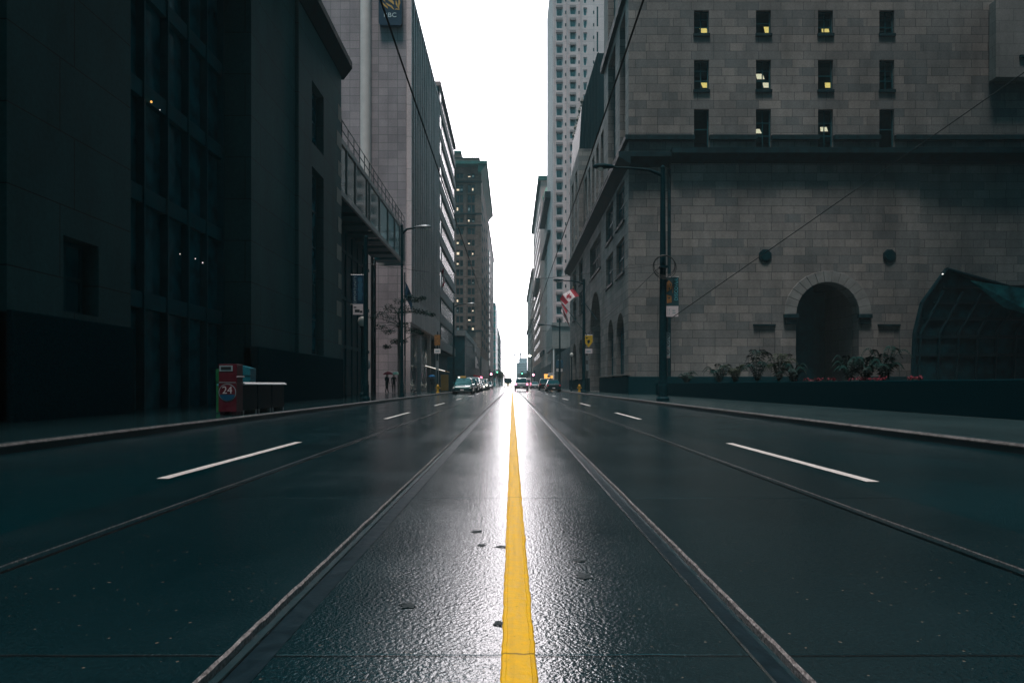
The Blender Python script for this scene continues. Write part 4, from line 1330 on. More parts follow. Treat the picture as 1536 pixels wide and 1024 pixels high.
coil = thing('cable_coil', 'black cable coil looped round the right street pole above the banner', 'cable', (6.85, 30.95, zz(401, 31)))
m = MB()
for k, (r, dz) in enumerate(((.5, 0), (.47, .05), (.52, -.04))):
    m.tube([(r * math.cos(2 * PI * i / 36) + .02 * k, -.22 + .03 * k, dz + r * 1.0 * math.sin(2 * PI * i / 36)) for i in range(37)], .016, 6)
m.build('loop', M['wire'], coil)
MB().box(-.16, .16, -.24, .2, -.05, .05).build('clamp', M['iron'], coil)

sp_ = thing('parking_sign_post', 'thin post with three stacked no parking plates right of the black street pole', 'sign post', (7.08, 31.3, .126))
MB().lathe([(.045, 0), (.045, 4.2)], n=8).build('post', M['iron'], sp_)
for i, v in enumerate((503.5, 515, 528)):
    zc = zz(v, 31.3) - .126
    p = MB().box(-.15, .15, -.075, -.06, zc - .16, zc + .16).build('plate', M['greyink'], sp_)
    r_ = MB()
    for k in range(24):
        a0, a1 = 2 * PI * k / 24, 2 * PI * (k + 1) / 24
        r_.prism([(.12 * math.cos(a0), zc + .12 * math.sin(a0)), (.12 * math.cos(a1), zc + .12 * math.sin(a1)), (.09 * math.cos(a1), zc + .09 * math.sin(a1)), (.09 * math.cos(a0), zc + .09 * math.sin(a0))], 'y', -.082, -.076)
    r_.prism([(-.085, zc + .075), (-.065, zc + .09), (.085, zc - .075), (.065, zc - .09)], 'y', -.082, -.076)
    r_.build('no_parking_symbol', M['ink'], p)
    text('letter', 'P', .15, (0, -.0785, zc), (PI / 2, 0, 0), M['ink'], p, .002)
    if i:
        MB().box(-.15, .15, -.075, -.06, zc - .27, zc - .165).build('sub_plate', M['fascia'], p)

ys_ = thing('shield_banner', 'yellow shield shaped banner over a white plate on the second right street pole', 'banner', (7.28, 64.9, 0))
za, zb = zz(503, 65), zz(521, 65)
MB().prism([(-.38, za), (.38, za), (.38, za - .62), (.24, za - .85), (0, zb), (-.24, za - .85), (-.38, za - .62)], 'y', -.01, .01).build('cloth', M['yellowcloth'], ys_)
m = MB(); m.prism([(-.1, za - .45), (.1, za - .4), (.14, za - .62), (0, za - .8), (-.13, za - .65)], 'y', -.018, -.0105); m.prism([(-.28, za - .14), (-.02, za - .2), (-.2, za - .34)], 'y', -.018, -.0105)
m.build('emblem', M['trim'], ys_)
MB().box(-.35, .35, -.01, .01, zz(530, 65), zz(523, 65)).build('white_strip', M['whitecloth'], ys_)
MB().box(-.2, .2, -.016, -.011, zz(528, 65), zz(526, 65)).build('small_print', M['greyink'], ys_)
MB().tube([(-.43, 0, za + .02), (.4, 0, za + .02)], .02, 6).build('rod', M['galv'], ys_)
for (lab, X, Y, items, hgt) in (
        ('thin sign post with a white plate and a dark picture sign before the banded office', -7.1, 65, ((502, 518, .28, 'bannerorange'), (523, 530, .3, 'white'), (541, 556, .13, 'galv')), 5.8),
        ('thin sign post with narrow grey plates under the yellow shield banner', 7.3, 66.5, ((533, 540, .16, 'galv'), (546, 556, .16, 'galv')), 3.9),
        ('sign post with a white plate and a blue panel before the hotel podium', 6.95, 100, ((540, 551, .5, 'bannerblue'), (553, 557, .45, 'white')), 4.6),
        ('sign post with a white plate by the far shops on the right', 7.1, 125, ((559, 563, .5, 'white'),), 3.2)):
    t = thing('sign_post', lab, 'sign post', (X, Y, .126))
    MB().lathe([(.05, 0), (.05, hgt)], n=8).build('post', M['iron'], t)
    for va, vb, hw_, mt in items:
        pp = MB().box(-hw_, hw_, -.09, -.06, zz(vb, Y) - .126, zz(va, Y) - .126).build('plate', M[mt], t)
        if mt == 'white': MB().box(-hw_ * .6, hw_ * .6, -.096, -.0905, zz((va + vb) / 2 + .8, Y) - .126, zz((va + vb) / 2 - .8, Y) - .126).build('print', M['greyink'], pp)
os_ = thing('hanging_sign', 'small orange lit shop sign hanging over the far right pavement', 'sign', (7.6, 140, zz(564, 140)))
MB().box(-1.0, .8, -.1, .1, -.45, .45).build('panel', M['orange_lamp'], os_)
MB().box(-.35, .2, -.12, -.101, -.25, .2).build('print', M['ink'], os_)
MB().box(-1.2, 1.5, -.03, .03, .46, .55).build('bracket', M['iron'], os_)


def globe(label, X, Y, hgt, lit=False):
    t = thing('globe_lamp', label, 'street lamp', (X, Y, .126), 0, 'globe lamps along the pavement')
    MB().lathe([(.14, 0), (.14, .3), (.07, .4), (.055, hgt - .35), (.11, hgt - .28), (.11, hgt - .22)], n=12).build('post', M['iron'], t)
    MB().lathe([(.08, hgt - .23), (.19, hgt - .1), (.22, hgt + .03), (.17, hgt + .18), (.02, hgt + .25)], n=14).build('globe', M['white_lamp' if lit else 'lampglass'], t, smooth=True)


globe('globe lamp post in front of the low shop block, beneath the furled flag', 6.9, 79, 4.2)
globe('globe lamp post at the hotel tower podium beside the blue panel', 6.9, 101, 4.2)
globe('white globe lamp post next to the pole with the blue banner', -7.15, 32.6, 3.75)
t = thing('parking_meter', 'grey parking meter on the left pavement below the white globe lamp', 'parking meter', (-7.2, 34.0, .126))
MB().lathe([(.05, 0), (.04, 1.5)], n=10).build('post', M['iron'], t)
MB().lathe([(.07, 1.5), (.15, 1.62), (.15, 1.82), (.1, 1.95), (.02, 1.98)], n=12).build('head', M['galv'], t)
t = thing('street_lantern', 'lit street lantern high on a bracket at the pale far tower block', 'street lamp', (7.0, 246, .126))
MB().lathe([(.15, 0), (.1, 11.2)], n=8).build('post', M['iron'], t)
MB().tube([(0, 0, 11), (-.6, 0, 11.4)], .06, 6).build('arm', M['iron'], t)
MB().lathe([(.05, -.4), (.42, -.15), (.42, .15), (.05, .4)], (-.6, 0, 11.2), 12).build('globe', M['headlight'], t)


def hydrant(label, X, Y):
    t = thing('fire_hydrant', label, 'fire hydrant', (X, Y, .126), 0, 'yellow fire hydrants')
    MB().lathe([(.17, 0), (.17, .06), (.115, .08), (.115, .52), (.15, .54), (.15, .58)], n=14).build('barrel', M['yellowpaint'], t)
    MB().lathe([(.135, .58), (.12, .68), (.07, .75), (.03, .77), (.03, .83)], n=14).build('bonnet', M['yellowpaint'], t)
    for s in (-1, 1): MB().lathe([(.055, s * .10), (.055, s * .19), (.065, s * .19), (.065, s * .23)], (0, 0, .42), 10, 'x').build('outlet', M['yellowpaint'], t)


hydrant('yellow fire hydrant on the right pavement by the granite building', 7.0, 71)
hydrant('yellow fire hydrant on the left pavement near the blue umbrella', -6.95, 64)


def signal(label, X, Y, zc, lit, arm=0.0, mat='red_signal'):
    t = thing('traffic_signal', label, 'traffic light', (X, Y, .126), 0, 'traffic lights down the street')
    zc -= .126
    MB().lathe([(.14, 0), (.09, zc + 1.3)], n=10).build('post', M['iron'], t)
    if arm: MB().tube([(0, 0, zc + 1.1), (arm, 0, zc + 1.0)], .06, 6).build('arm', M['iron'], t)
    MB().box(arm - .24, arm + .24, -.35, -.12, zc - .95 + (.6 if lit == 0 else 0), zc + .4 + (.6 if lit == 0 else 0)).build('housing', M['yellowpaint' if Y < 0 else 'iron'], t)
    o = MB().lathe([(.30, -.36), (.28, -.40), (.01, -.43)], (arm, 0, zc), 14, 'y').build('lamp', M[mat], t)
    for k in (1, 2): MB().lathe([(.16, -.355), (.14, -.38), (.01, -.39)], (arm, 0, zc - .42 * k if lit else zc + .42 * k - .2), 12, 'y').build('lamp', M['ink'], t)


signal('traffic light showing red on the left kerb behind the parked cars', -6.75, 205, zz(561, 205), 1, .5)
signal('traffic light showing red on the right kerb left of the orange sign', 6.75, 205, zz(562, 205), 1, -.35)
signal('distant traffic light showing green on the left kerb', -6.75, 300, zz(558, 300), 0, .3, 'green_signal')
signal('distant traffic light showing green above the right lane', 6.75, 300, zz(560, 300), 0, -2.3, 'green_signal')


def wire(label, pts, r=.012, sag=0.0, cat='cable', name='overhead_wire', group='wires over the street'):
    P = [Vector(p) for p in pts]
    out = []
    for a, b in zip(P, P[1:]):
        n = max(2, min(30, int((b - a).length / 2)))
        for i in range(n):
            t_ = i / n
            q = a.lerp(b, t_); q.z -= sag * 4 * t_ * (1 - t_); out.append(q)
    out.append(P[-1])
    o = MB().tube(out, r, 6).build(name, M['wire'])
    return tag(o, label, cat, group)


for sx, lab in ((-1, 'black tram contact wire running down the street over the left track'), (1, 'black tram contact wire running down the street over the right track')):
    wire(lab, [(sx * 1.65, y, 5.72) for y in (-30, 2, 32, 64, 98, 130, 165, 200, 300)], .014, .05, name='tram_wire')
wire('thin span wire crossing the street from the blue banner pole to the cable coil', [(-6.85, 32, 6.55), (-1.65, 32, 5.85), (1.65, 32, 5.85), (6.85, 31, 6.35)], .011, .02)
wire('thin span wire crossing the street at the second pair of poles', [(-6.85, 65, 6.4), (-1.65, 65, 5.85), (1.65, 65, 5.85), (6.85, 65, 6.4)], .013, .02)
wire('thin faint span wire crossing the street beside the distant lamps', [(-6.85, 98, 6.4), (-1.65, 98, 5.85), (1.65, 98, 5.85), (6.85, 98, 6.4)], .016, .02)
wire('black guy wire rising from the DISCOVER banner across the granite wall to the upper right', [(7.2, 31, zz(478, 31)), (15.6, 20.8, zz(109, 20.8)), (24, 10.6, 15.8)], .016, 0)
wire('sagging feeder cable between the first and second right street poles', [(6.7, 31, 6.2), (6.85, 65, 5.4)], .014, .1)


def flag(label, base, tip, hoist, fly, group, furl=0.0, L=2.0):
    t = thing('flag', label, 'flag', base, 0, group)
    b, tp = Vector((0, 0, 0)), Vector(tip) - Vector(base)
    MB().tube([b, tp], [.05, .03], 8).build('pole', M['iron'], t)
    MB().lathe([(.01, -.07), (.07, 0), (.01, .07)], tp, 8).build('finial', M['gold'], t)
    hv, fv = Vector(hoist), Vector(fly)
    n_ = hv.cross(fv).normalized()

    def pt_(u, v):
        return tp + hv * v + fv * u + n_ * (.10 * math.sin(u * 7 + v * 2) + .05 * math.sin(u * 13 + 1)) + Vector((0, 0, -.25 * u * u * (1 - v) - furl * u * v))
    for nm, ua, ub, mt in (('red_band', 0, .25, 'flagred'), ('white_band', .25, .75, 'whitecloth'), ('red_band', .75, 1, 'flagred')):
        m = MB()
        nu, nv_ = 8, 6
        vs = []
        for side in (0, 1):
            for i in range(nu + 1):
                for j in range(nv_ + 1): vs.append(pt_(ua + (ub - ua) * i / nu, j / nv_) + n_ * (.008 if side else -.008))
        q = (nu + 1) * (nv_ + 1)
        fs = []
        for i in range(nu):
            for j in range(nv_):
                a = i * (nv_ + 1) + j
                fs += [(a, a + 1, a + nv_ + 2, a + nv_ + 1), (q + a, q + a + nv_ + 1, q + a + nv_ + 2, q + a + 1)]
        m.add(vs, fs)
        m.build(nm, M[mt], t)
    lf = [(0, .42), (.05, .30), (.14, .34), (.11, .12), (.2, .2), (.24, .14), (.36, .16), (.31, .05), (.36, .0), (.18, -.14), (.2, -.2), (.02, -.17), (.02, -.36)]
    lf = lf + [(-a, b_) for a, b_ in lf[::-1]]
    for sd in (-1, 1):
        m = MB()
        c = [pt_(.5 - a * .62, .5 + b_ * .95) + n_ * .016 * sd for a, b_ in lf]
        ce = pt_(.5, .5) + n_ * .016 * sd
        m.add([ce] + c, [(0, 1 + i, 1 + (i + 1) % len(c)) for i in range(len(c))])
        m.build('maple_leaf', M['flagred'], t)
    return t


def upt(u, v, Y): return tuple(at(u, v, Y))


flag('red and white maple leaf flag spread on a pole from the granite building wall', (9.1, 73, zz(480, 73)), upt(860, 431, 78), (.55, -.75, -1.0), (-1.55, .1, -1.0), 'flags on the granite building')
flag('furled dark red flag hanging on a lower pole past the spread flag', (9.1, 81, zz(505, 81)), upt(841, 452, 88), (.7, -1.0, -1.25), (.25, -.2, -1.6), 'flags on the granite building', .5)
flag('small red and white flag hanging from the banded office on the left', (-10.0, 98, zz(432, 98)), upt(666, 402, 96), (-.25, .3, -.5), (.1, -.25, -2.3), 'flags on the left side')
t = thing('dark_flag', 'dark drooping flag on a short staff by the ribbed bank tower corner', 'flag', (-8.65, 55.0, 5.2))
MB().tube([(0, 0, -2.0), (0, 0, 4.7)], .045, 8).build('staff', M['iron'], t)
m = MB()
vs = []
for i in range(7):
    for j in range(7):
        u, v = i / 6, j / 6
        vs.append((.03 + u * .55 + .04 * math.sin(v * 6 + u * 4), .08 * math.sin(u * 9 + v * 3), 4.0 - v * 1.3 - u * 1.1))
m.add(vs, [(i * 7 + j, i * 7 + j + 1, i * 7 + j + 8, i * 7 + j + 7) for i in range(6) for j in range(6)])
m.build('cloth', M['navy'], t)

# newspaper boxes on the left kerb
nb = thing('newspaper_box', 'tall red newspaper box with a round 24 badge on the left kerb', 'newspaper box', (-6.84, 16.6, .126))
m = MB()
m.box(-.22, .22, -.19, .2, .08, .78); m.box(-.22, .22, -.17, .2, .783, 1.235); m.box(-.20, -.08, -.15, .15, 0, .079); m.box(.08, .20, -.15, .15, 0, .079)
m.build('cabinet', M['red'], nb, bevel=.012)
dk = MB(); dk.box(-.2, .12, -.178, -.171, 1.06, 1.20)
f_ = dk.build('display_card', M['greyink'], nb)
MB().box(-.16, .08, -.185, -.179, 1.10, 1.17).build('card_print', M['ink'], f_)
m = MB(); m.lathe([(.21, -.197), (.21, -.191)], (0, 0, .55), 32, 'y'); m.build('badge_rim', M['greyink'], nb)
m = MB(); m.lathe([(.195, -.2), (.195, -.1975)], (0, 0, .55), 32, 'y'); m.build('badge', M['red'], nb)
m = MB()
m.prism([(.19 * math.cos(a), .55 + .19 * math.sin(a)) for a in [math.radians(195 + 10 * k) for k in range(16)]], 'y', -.204, -.2005)
m.build('badge_base', M['circle_blue'], nb)
text('lettering', '24', .25, (0, -.205, .60), (PI / 2, 0, 0), M['whitecloth'], nb, .003)
MB().box(-.2, .2, -.196, -.191, .785, .80).build('small_print', M['greyink'], nb)
MB().tube([(.225, -.17, .93), (.225, .25, .93)], .018, 6).build('tray_edge', M['whitecloth'], nb)
for i, (yy_, lb) in enumerate(((17.35, 'first black newspaper box behind the red one, with a painted bright streak on top'), (18.4, 'middle black newspaper box of the row behind the red one'), (19.45, 'last black newspaper box of the row behind the red one, farthest from it'))):
    t = thing('newspaper_box', lb, 'newspaper box', (-6.86, yy_, .126), 0, 'black newspaper boxes')
    m = MB(); m.box(-.2, .204, -.5, .5, .1, .76)
    m.build('cabinet', M['iron'], t, bevel=.015)
    MB().prism([(.15, .80), (.205, .80), (.27, .755), (.27, .735), (.205, .735)], 'y', -.52, .52).build('top_glint', M['white'], t)  # white wedge paints the bright reflection along the top edge
    MB().box(-.22, .148, -.52, .52, .765, .79).build('lid', M['iron'], t)
    for y in (-.42, .42): MB().box(-.18, .2, y - .05, y + .05, 0, .098).build('foot', M['galv'], t)
    MB().lathe([(.012, .215), (.012, .225)], (0, -.2, .62), 8, 'x').build('coin_button', M['chrome'], t)
for X, Y, z1, w_, mt, lb, tx in ((-7.36, 18.6, 1.32, .62, 'box_teal', 'teal newspaper box with a curved hood reading JOB behind the black boxes', 'JOB'), (-7.42, 17.7, 1.16, .34, 'box_green', 'narrow green newspaper box between the red and the teal one', '')):
    t = thing('newspaper_box', lb, 'newspaper box', (X, Y, .126))
    m = MB().box(-w_ / 2, w_ / 2, -.2, .2, .02, z1 - .33)
    m.build('cabinet', M[mt], t, bevel=.012)
    hd = MB()
    n = 10
    hp = [(-w_ / 2, z1 - .327)] + [(-w_ / 2 + w_ * k / n, z1 - .02 - .12 * (k / n) ** 1.6) for k in range(n + 1)] + [(w_ / 2, z1 - .327)]
    hd.prism(hp, 'y', -.215, .2)
    hd.build('hood', M[mt], t)
    if tx:
        text('lettering', tx, .17, (-.03, -.206, z1 - .42), (PI / 2, 0, 0), M['tealink'], t, .004)
        MB().box(-.2, .16, -.206, -.2005, z1 - .58, z1 - .55).build('small_print', M['tealink'], t)
        text('lettering', 'JOB', .12, (.0, 0, 0), (PI / 2, 0, PI / 2), M['tealink'], t, .004).location = (w_ / 2 + .004, 0, z1 - .5)
    else: MB().box(-.14, .14, -.206, -.2005, z1 - .45, z1 - .40).build('small_print', M['tealink'], t)

for k, (u, v, r, lb) in enumerate(((868, 838, .045, 'dark wet leaf lying right of the yellow line, upper one of the near pair'), (876, 862, .055, 'dark wet leaf lying right of the yellow line, larger one of the near pair'),
                              (752, 818, .035, 'dark wet leaf stuck against the left edge of the yellow line'), (748, 932, .03, 'small dark leaf at the left edge of the yellow line nearest the camera'),
                              (716, 795, .045, 'dark wet leaf lying left of the yellow line'), (722, 815, .035, 'small dark leaf lying left of the yellow line, nearer one'), (612, 905, .05, 'dark leaf lying alone between the yellow line and the left rail'))):
    Y = (H - .008) * F / (v - V0)
    p = at(u, v, Y)
    m = MB()
    n = 11
    c = []
    for q in range(n):
        a = 2 * PI * q / n
        rr = r * (1 if q % 2 else .62) * random.uniform(.8, 1.1)
        c.append((rr * math.cos(a), rr * math.sin(a) * .8, random.uniform(.000, .004)))
    vs = [(0, 0, .003)] + c + [(x, y, z + .0012) for x, y, z in [(0, 0, .003)] + c]
    fs = [(0, 1 + (q + 1) % n, 1 + q) for q in range(n)] + [(n + 1, n + 2 + q, n + 2 + (q + 1) % n) for q in range(n)]
    o = m.add(vs, fs).build('fallen_leaf', M['ink'], None, (p.x, p.y, .0005))
    o.rotation_euler = (0, 0, random.uniform(0, 6)); tag(o, lb, 'leaf', 'wet leaves on the road')

# ================================================================== PEOPLE UNDER UMBRELLAS
def person_mesh():
    me = bpy.data.meshes.new('person')
    V, E, R = [], [], []

    def v(p, r):
        V.append(p); R.append(r); return len(V) - 1

    def chain(s, *pr_):
        for p, r in pr_:
            k = v(p, r); E.append((s, k)); s = k
        return s
    pelvis = v((0, 0, .95), (.15, .11))
    ch = chain(pelvis, ((0, 0, 1.12), (.14, .1)), ((0, 0, 1.32), (.17, .11)), ((0, 0, 1.44), (.12, .09)))
    nk = chain(ch, ((0, 0, 1.50), (.055, .055)), ((0, -.015, 1.58), (.075, .09)), ((0, -.02, 1.66), (.08, .1)), ((0, -.01, 1.73), (.06, .075)))
    for s in (-1, 1):
        kn = chain(pelvis, ((s * .09, 0, .88), (.085, .085)), ((s * .1, -.03 * s, .5), (.06, .065)), ((s * .1, .06 * s, .1), (.045, .05)), ((s * .1, .06 * s - .13, .04), (.04, .03)))
    # right arm raised to hold the umbrella, left arm hanging
    a = chain(ch, ((.19, 0, 1.40), (.06, .06)), ((.24, -.03, 1.14), (.045, .045)), ((.17, -.24, 1.20), (.035, .035)), ((.16, -.30, 1.24), (.032, .02)))
    for k in range(4): chain(a, ((.145 + .012 * k, -.335, 1.225 + .017 * k), (.009, .009)), ((.125, -.345, 1.225 + .017 * k), (.009, .009)), ((.12, -.32, 1.225 + .017 * k), (.008, .008)))
    chain(a, ((.17, -.32, 1.28), (.01, .01)), ((.15, -.345, 1.30), (.009, .009)))
    a = chain(ch, ((-.19, 0, 1.40), (.06, .06)), ((-.24, .02, 1.13), (.045, .045)), ((-.24, -.04, .9), (.035, .035)), ((-.24, -.05, .83), (.02, .035)))
    for k in range(4): chain(a, ((-.24, -.085 + .02 * k, .78), (.009, .009)), ((-.235, -.085 + .02 * k, .735 - .012 * (k in (1, 2))), (.008, .008)))
    chain(a, ((-.235, -.10, .81), (.01, .01)), ((-.23, -.115, .775), (.009, .009)))
    me.from_pydata(V, E, [])
    o = bpy.data.objects.new('person', me); COL.objects.link(o)
    sk = o.modifiers.new('skin', 'SKIN'); sk.use_smooth_shade = True
    for i, r in enumerate(R): me.skin_vertices[0].data[i].radius = r
    me.skin_vertices[0].data[0].use_root = True
    sb = o.modifiers.new('sub', 'SUBSURF'); sb.levels = 1; sb.render_levels = 1
    dg = bpy.context.evaluated_depsgraph_get()
    out = bpy.data.meshes.new_from_object(o.evaluated_get(dg))
    bpy.data.objects.remove(o)
    out.materials.clear(); out.materials.append(M['coat']); out.materials.append(M['skin']); out.materials.append(M['bark'])
    for p in out.polygons:
        c = p.center
        p.material_index = 1 if (c.z > 1.5 or (abs(c.x) > .21 and c.z < .86 and c.z > .7) or (c.y < -.27 and c.z > 1.1)) else 0
        if c.z > 1.66 and c.y > -.075 or c.z > 1.72: p.material_index = 2
        p.use_smooth = True
    return out


pmesh = person_mesh()
for X, Y, rz, mt, lb, ul in ((-11.0, 60.0, 2.6, 'redbright', 'person in a dark coat standing under the red umbrella', 'crimson umbrella held over the left pavement beside the pale one'),
                             (-10.65, 61.5, .4, 'umb_pale', 'person in a dark coat standing under the pale umbrella', 'pale greenish umbrella held over the left pavement'),
                             (-9.0, 77.0, 3.0, 'umb_blue', 'person in a dark coat walking under the blue umbrella', 'blue umbrella held over the pavement near the left hydrant')):
    o = bpy.data.objects.new('person', pmesh); place(o, None, (X, Y, .126)); o.rotation_euler = (0, 0, rz); o.scale = (.97,) * 3
    tag(o, lb, 'person')
    h = Matrix.Rotation(rz, 3, 'Z') @ Vector((.125, -.33, 0)) * .97
    for nm, r0, dx in ((None, 1.05, 0),):
        hf = MB().lathe([(.10, 0), (.115, .05)], (0, 0, 0), 6)
    t = thing('umbrella', ul, 'umbrella', (X + h.x, Y + h.y, .126), rz, 'umbrellas on the left pavement')
    MB().tube([(0, 0, 1.12), (0, 0, 1.93)], .008, 6).build('shaft', M['iron'], t)
    MB().tube([(0, 0, 1.13), (0, 0, 1.06), (.03, 0, 1.03), (.055, 0, 1.06)], .011, 6).build('handle', M['bark'], t)
    m = MB()
    n, rings = 16, [(0.0, 1.90), (.14, 1.88), (.28, 1.82), (.39, 1.74), (.47, 1.64)]
    vs = [(0, 0, 1.90)]
    for r, z in rings[1:]:
        for k in range(n):
            rr = r * (1 if k % 2 == 0 else .95)
            vs.append((rr * math.cos(2 * PI * k / n), rr * math.sin(2 * PI * k / n), z + (0 if k % 2 == 0 else .012)))
    fs = [(0, 1 + k, 1 + (k + 1) % n) for k in range(n)]
    for i in range(3): fs += [(1 + i * n + k, 1 + (i + 1) * n + k, 1 + (i + 1) * n + (k + 1) % n, 1 + i * n + (k + 1) % n) for k in range(n)]
    m.add(vs, fs).build('canopy', M[mt], t)

# ================================================================== VEHICLES
def loft(mb, secs, n_=None):
    """secs: rings of equal point count, closed at both ends"""
    n = len(secs[0])
    vs = [p for s in secs for p in s]
    fs = [(i * n + k, i * n + (k + 1) % n, (i + 1) * n + (k + 1) % n, (i + 1) * n + k) for i in range(len(secs) - 1) for k in range(n)]
    fs += [tuple(range(n))[::-1], tuple(range((len(secs) - 1) * n, len(secs) * n))]
    mb.add(vs, fs)


def car(label, X, Y, rz, paint, kind='sedan', group=None, cat='car', name='parked_car', lights=False, tail=False, taxi=False):
    t = thing(name, label, cat, (X, Y, .003), rz, group)
    if kind == 'sedan':
        st = [(-2.32, .66, .36, .60), (-2.24, .82, .24, .72), (-1.9, .88, .2, .80), (-1.0, .91, .18, .93), (0, .92, .18, .95), (1.4, .91, .18, .99), (2.0, .88, .22, 1.0), (2.26, .82, .28, .95), (2.34, .7, .4, .8)]
        cab = [(-1.02, .93), (-.28, 1.46), (.95, 1.47), (1.75, .99)]; wy = (-1.42, 1.38); wr = .33
    else:
        st = [(-2.38, .74, .42, .78), (-2.3, .88, .32, .95), (-1.9, .94, .28, 1.04), (-1.1, .96, .26, 1.12), (0, .97, .26, 1.12), (1.6, .97, .26, 1.14), (2.25, .94, .34, 1.14), (2.38, .9, .42, 1.08), (2.42, .82, .5, .98)]
        cab = [(-1.15, 1.11), (-.45, 1.76), (2.0, 1.80), (2.32, 1.13)]; wy = (-1.5, 1.48); wr = .39
    secs = []
    for y, w, zb, zt in st:
        secs.append([(-w * .9, y, zb), (-w, y, zb + .14), (-w, y, (zb + zt) / 2 + .05), (-w * .95, y, zt - .05), (-w * .84, y, zt), (w * .84, y, zt), (w * .95, y, zt - .05), (w, y, (zb + zt) / 2 + .05), (w, y, zb + .14), (w * .9, y, zb)])
    m = MB(); loft(m, secs)
    wb = st[4][1] * .88; wr_ = wb * (.78 if kind == 'sedan' else .84)
    (ya, za), (yb, zb), (yc, zc), (yd, zd) = cab
    za -= .03; zd -= .03
    base = [(-wb, ya, za), (wb, ya, za), (wb, yd, zd), (-wb, yd, zd)]
    roof = [(-wr_, yb, zb), (wr_, yb, zb), (wr_, yc, zc), (-wr_, yc, zc)]
    m.add(base + roof + [(-wr_ * .9, yb + .15, zb + .05), (wr_ * .9, yb + .15, zb + .05), (wr_ * .9, yc - .15, zc + .05), (-wr_ * .9, yc - .15, zc + .05)],
          [(0, 1, 5, 4), (1, 2, 6, 5), (2, 3, 7, 6), (3, 0, 4, 7), (4, 5, 9, 8), (5, 6, 10, 9), (6, 7, 11, 10), (7, 4, 8, 11), (8, 9, 10, 11)])
    m.build('body', M[paint], t, bevel=.03)

    def pane(nm, q, mt='dark_glass', off=.012, inset=.1):
        q = [Vector(x) for x in q]
        c = sum(q, Vector()) / 4
        n = (q[1] - q[0]).cross(q[3] - q[0]).normalized()
        if n.dot(c - Vector((0, .4, 1.0))) < 0: n = -n
        q = [c + (x - c) * (1 - inset) + n * off for x in q]
        MB().quad(*q).quad(*[x - n * .006 for x in q]).build(nm, M[mt], t)
    B, R_ = base, roof
    pane('windscreen', [B[0], B[1], R_[1], R_[0]], 'pale_teal' if taxi else 'dark_glass')
    pane('rear_window', [B[2], B[3], R_[3], R_[2]])
    for s in (0, 1):
        b0, b1, r0, r1 = (B[3], B[0], R_[3], R_[0]) if s else (B[1], B[2], R_[1], R_[2])
        b0, b1, r0, r1 = map(Vector, (b0, b1, r0, r1))
        mb_, mr = b0.lerp(b1, .5), r0.lerp(r1, .5)
        pane('side_window', [b0, mb_, mr, r0]); pane('side_window', [mb_, b1, r1, mr])
    for y in wy:
        for s in (-1, 1):
            xw = s * (st[4][1] - .10)
            tw = MB().lathe([(wr * .7, -.11), (wr * .95, -.11), (wr, -.07), (wr, .07), (wr * .95, .11), (wr * .7, .11)], (xw, y, wr), 18, 'x').build('wheel', M['rubber'], t)
            r = MB().lathe([(wr * .69, s * .06), (wr * .66, s * .115), (wr * .5, s * .10), (wr * .18, s * .12), (.02, s * .125)], (xw, y, wr), 14, 'x'); r.build('rim', M['galv'], tw)
    w = st[1][1]
    y0, zl = st[1][0], st[1][3] - .13
    for s in (-1, 1):
        MB().box(s * w * .86 - .15, s * w * .86 + .13, y0 - .05, y0 + .1, zl - .07, zl + .06).build('headlight', M['headlight' if lights else 'lampglass'], t, bevel=.02)
        ye = st[-2][0]
        zt_ = st[-2][3] - .18
        MB().box(s * w * .9 - .13, s * w * .9 + .09, ye - .05, ye + (.07 if kind == 'sedan' else .075), zt_ - .08, zt_ + (.1 if kind == 'sedan' else .16)).build('tail_light', M['red_lamp' if tail else 'redbright'], t, bevel=.015)
        MB().box(s * (wb + .02), s * (wb + .2), ya + .35, ya + .5, za + .08, za + .22).build('mirror', M[paint], t, bevel=.02)
    MB().box(-w * .5, w * .5, y0 - .075, y0 + .05, zl - .12, zl + .02).build('grille', M['iron'], t)
    MB().box(-w * .98, w * .98, st[0][0] - .03, st[0][0] + .12, st[0][2] - .02, st[0][2] + .12).build('bumper', M['iron' if kind == 'sedan' else 'rubber'], t, bevel=.02)
    MB().box(-w * .98, w * .98, st[-1][0] - .1, st[-1][0] + .05, st[-1][2] - .04, st[-1][2] + .14).build('bumper', M['iron' if kind == 'sedan' else 'rubber'], t, bevel=.02)
    MB().box(-.16, .16, st[-1][0] + .052, st[-1][0] + .06, st[-1][2] + .0, st[-1][2] + .12).build('licence_plate', M['white'], t)
    MB().box(-.16, .16, st[0][0] - .045, st[0][0] - .032, st[0][2] - .02, st[0][2] + .1).build('licence_plate', M['white'], t)
    if taxi:
        rl_ = MB().box(-.35, .22, -.05, .2, zb + .05, zb + .22).build('roof_sign', M['gold'], t, bevel=.03)
        MB().box(-.56, -.37, -.02, .16, zb + .05, zb + .18).build('roof_lamp', M['white_lamp'], t, bevel=.03)
    return t


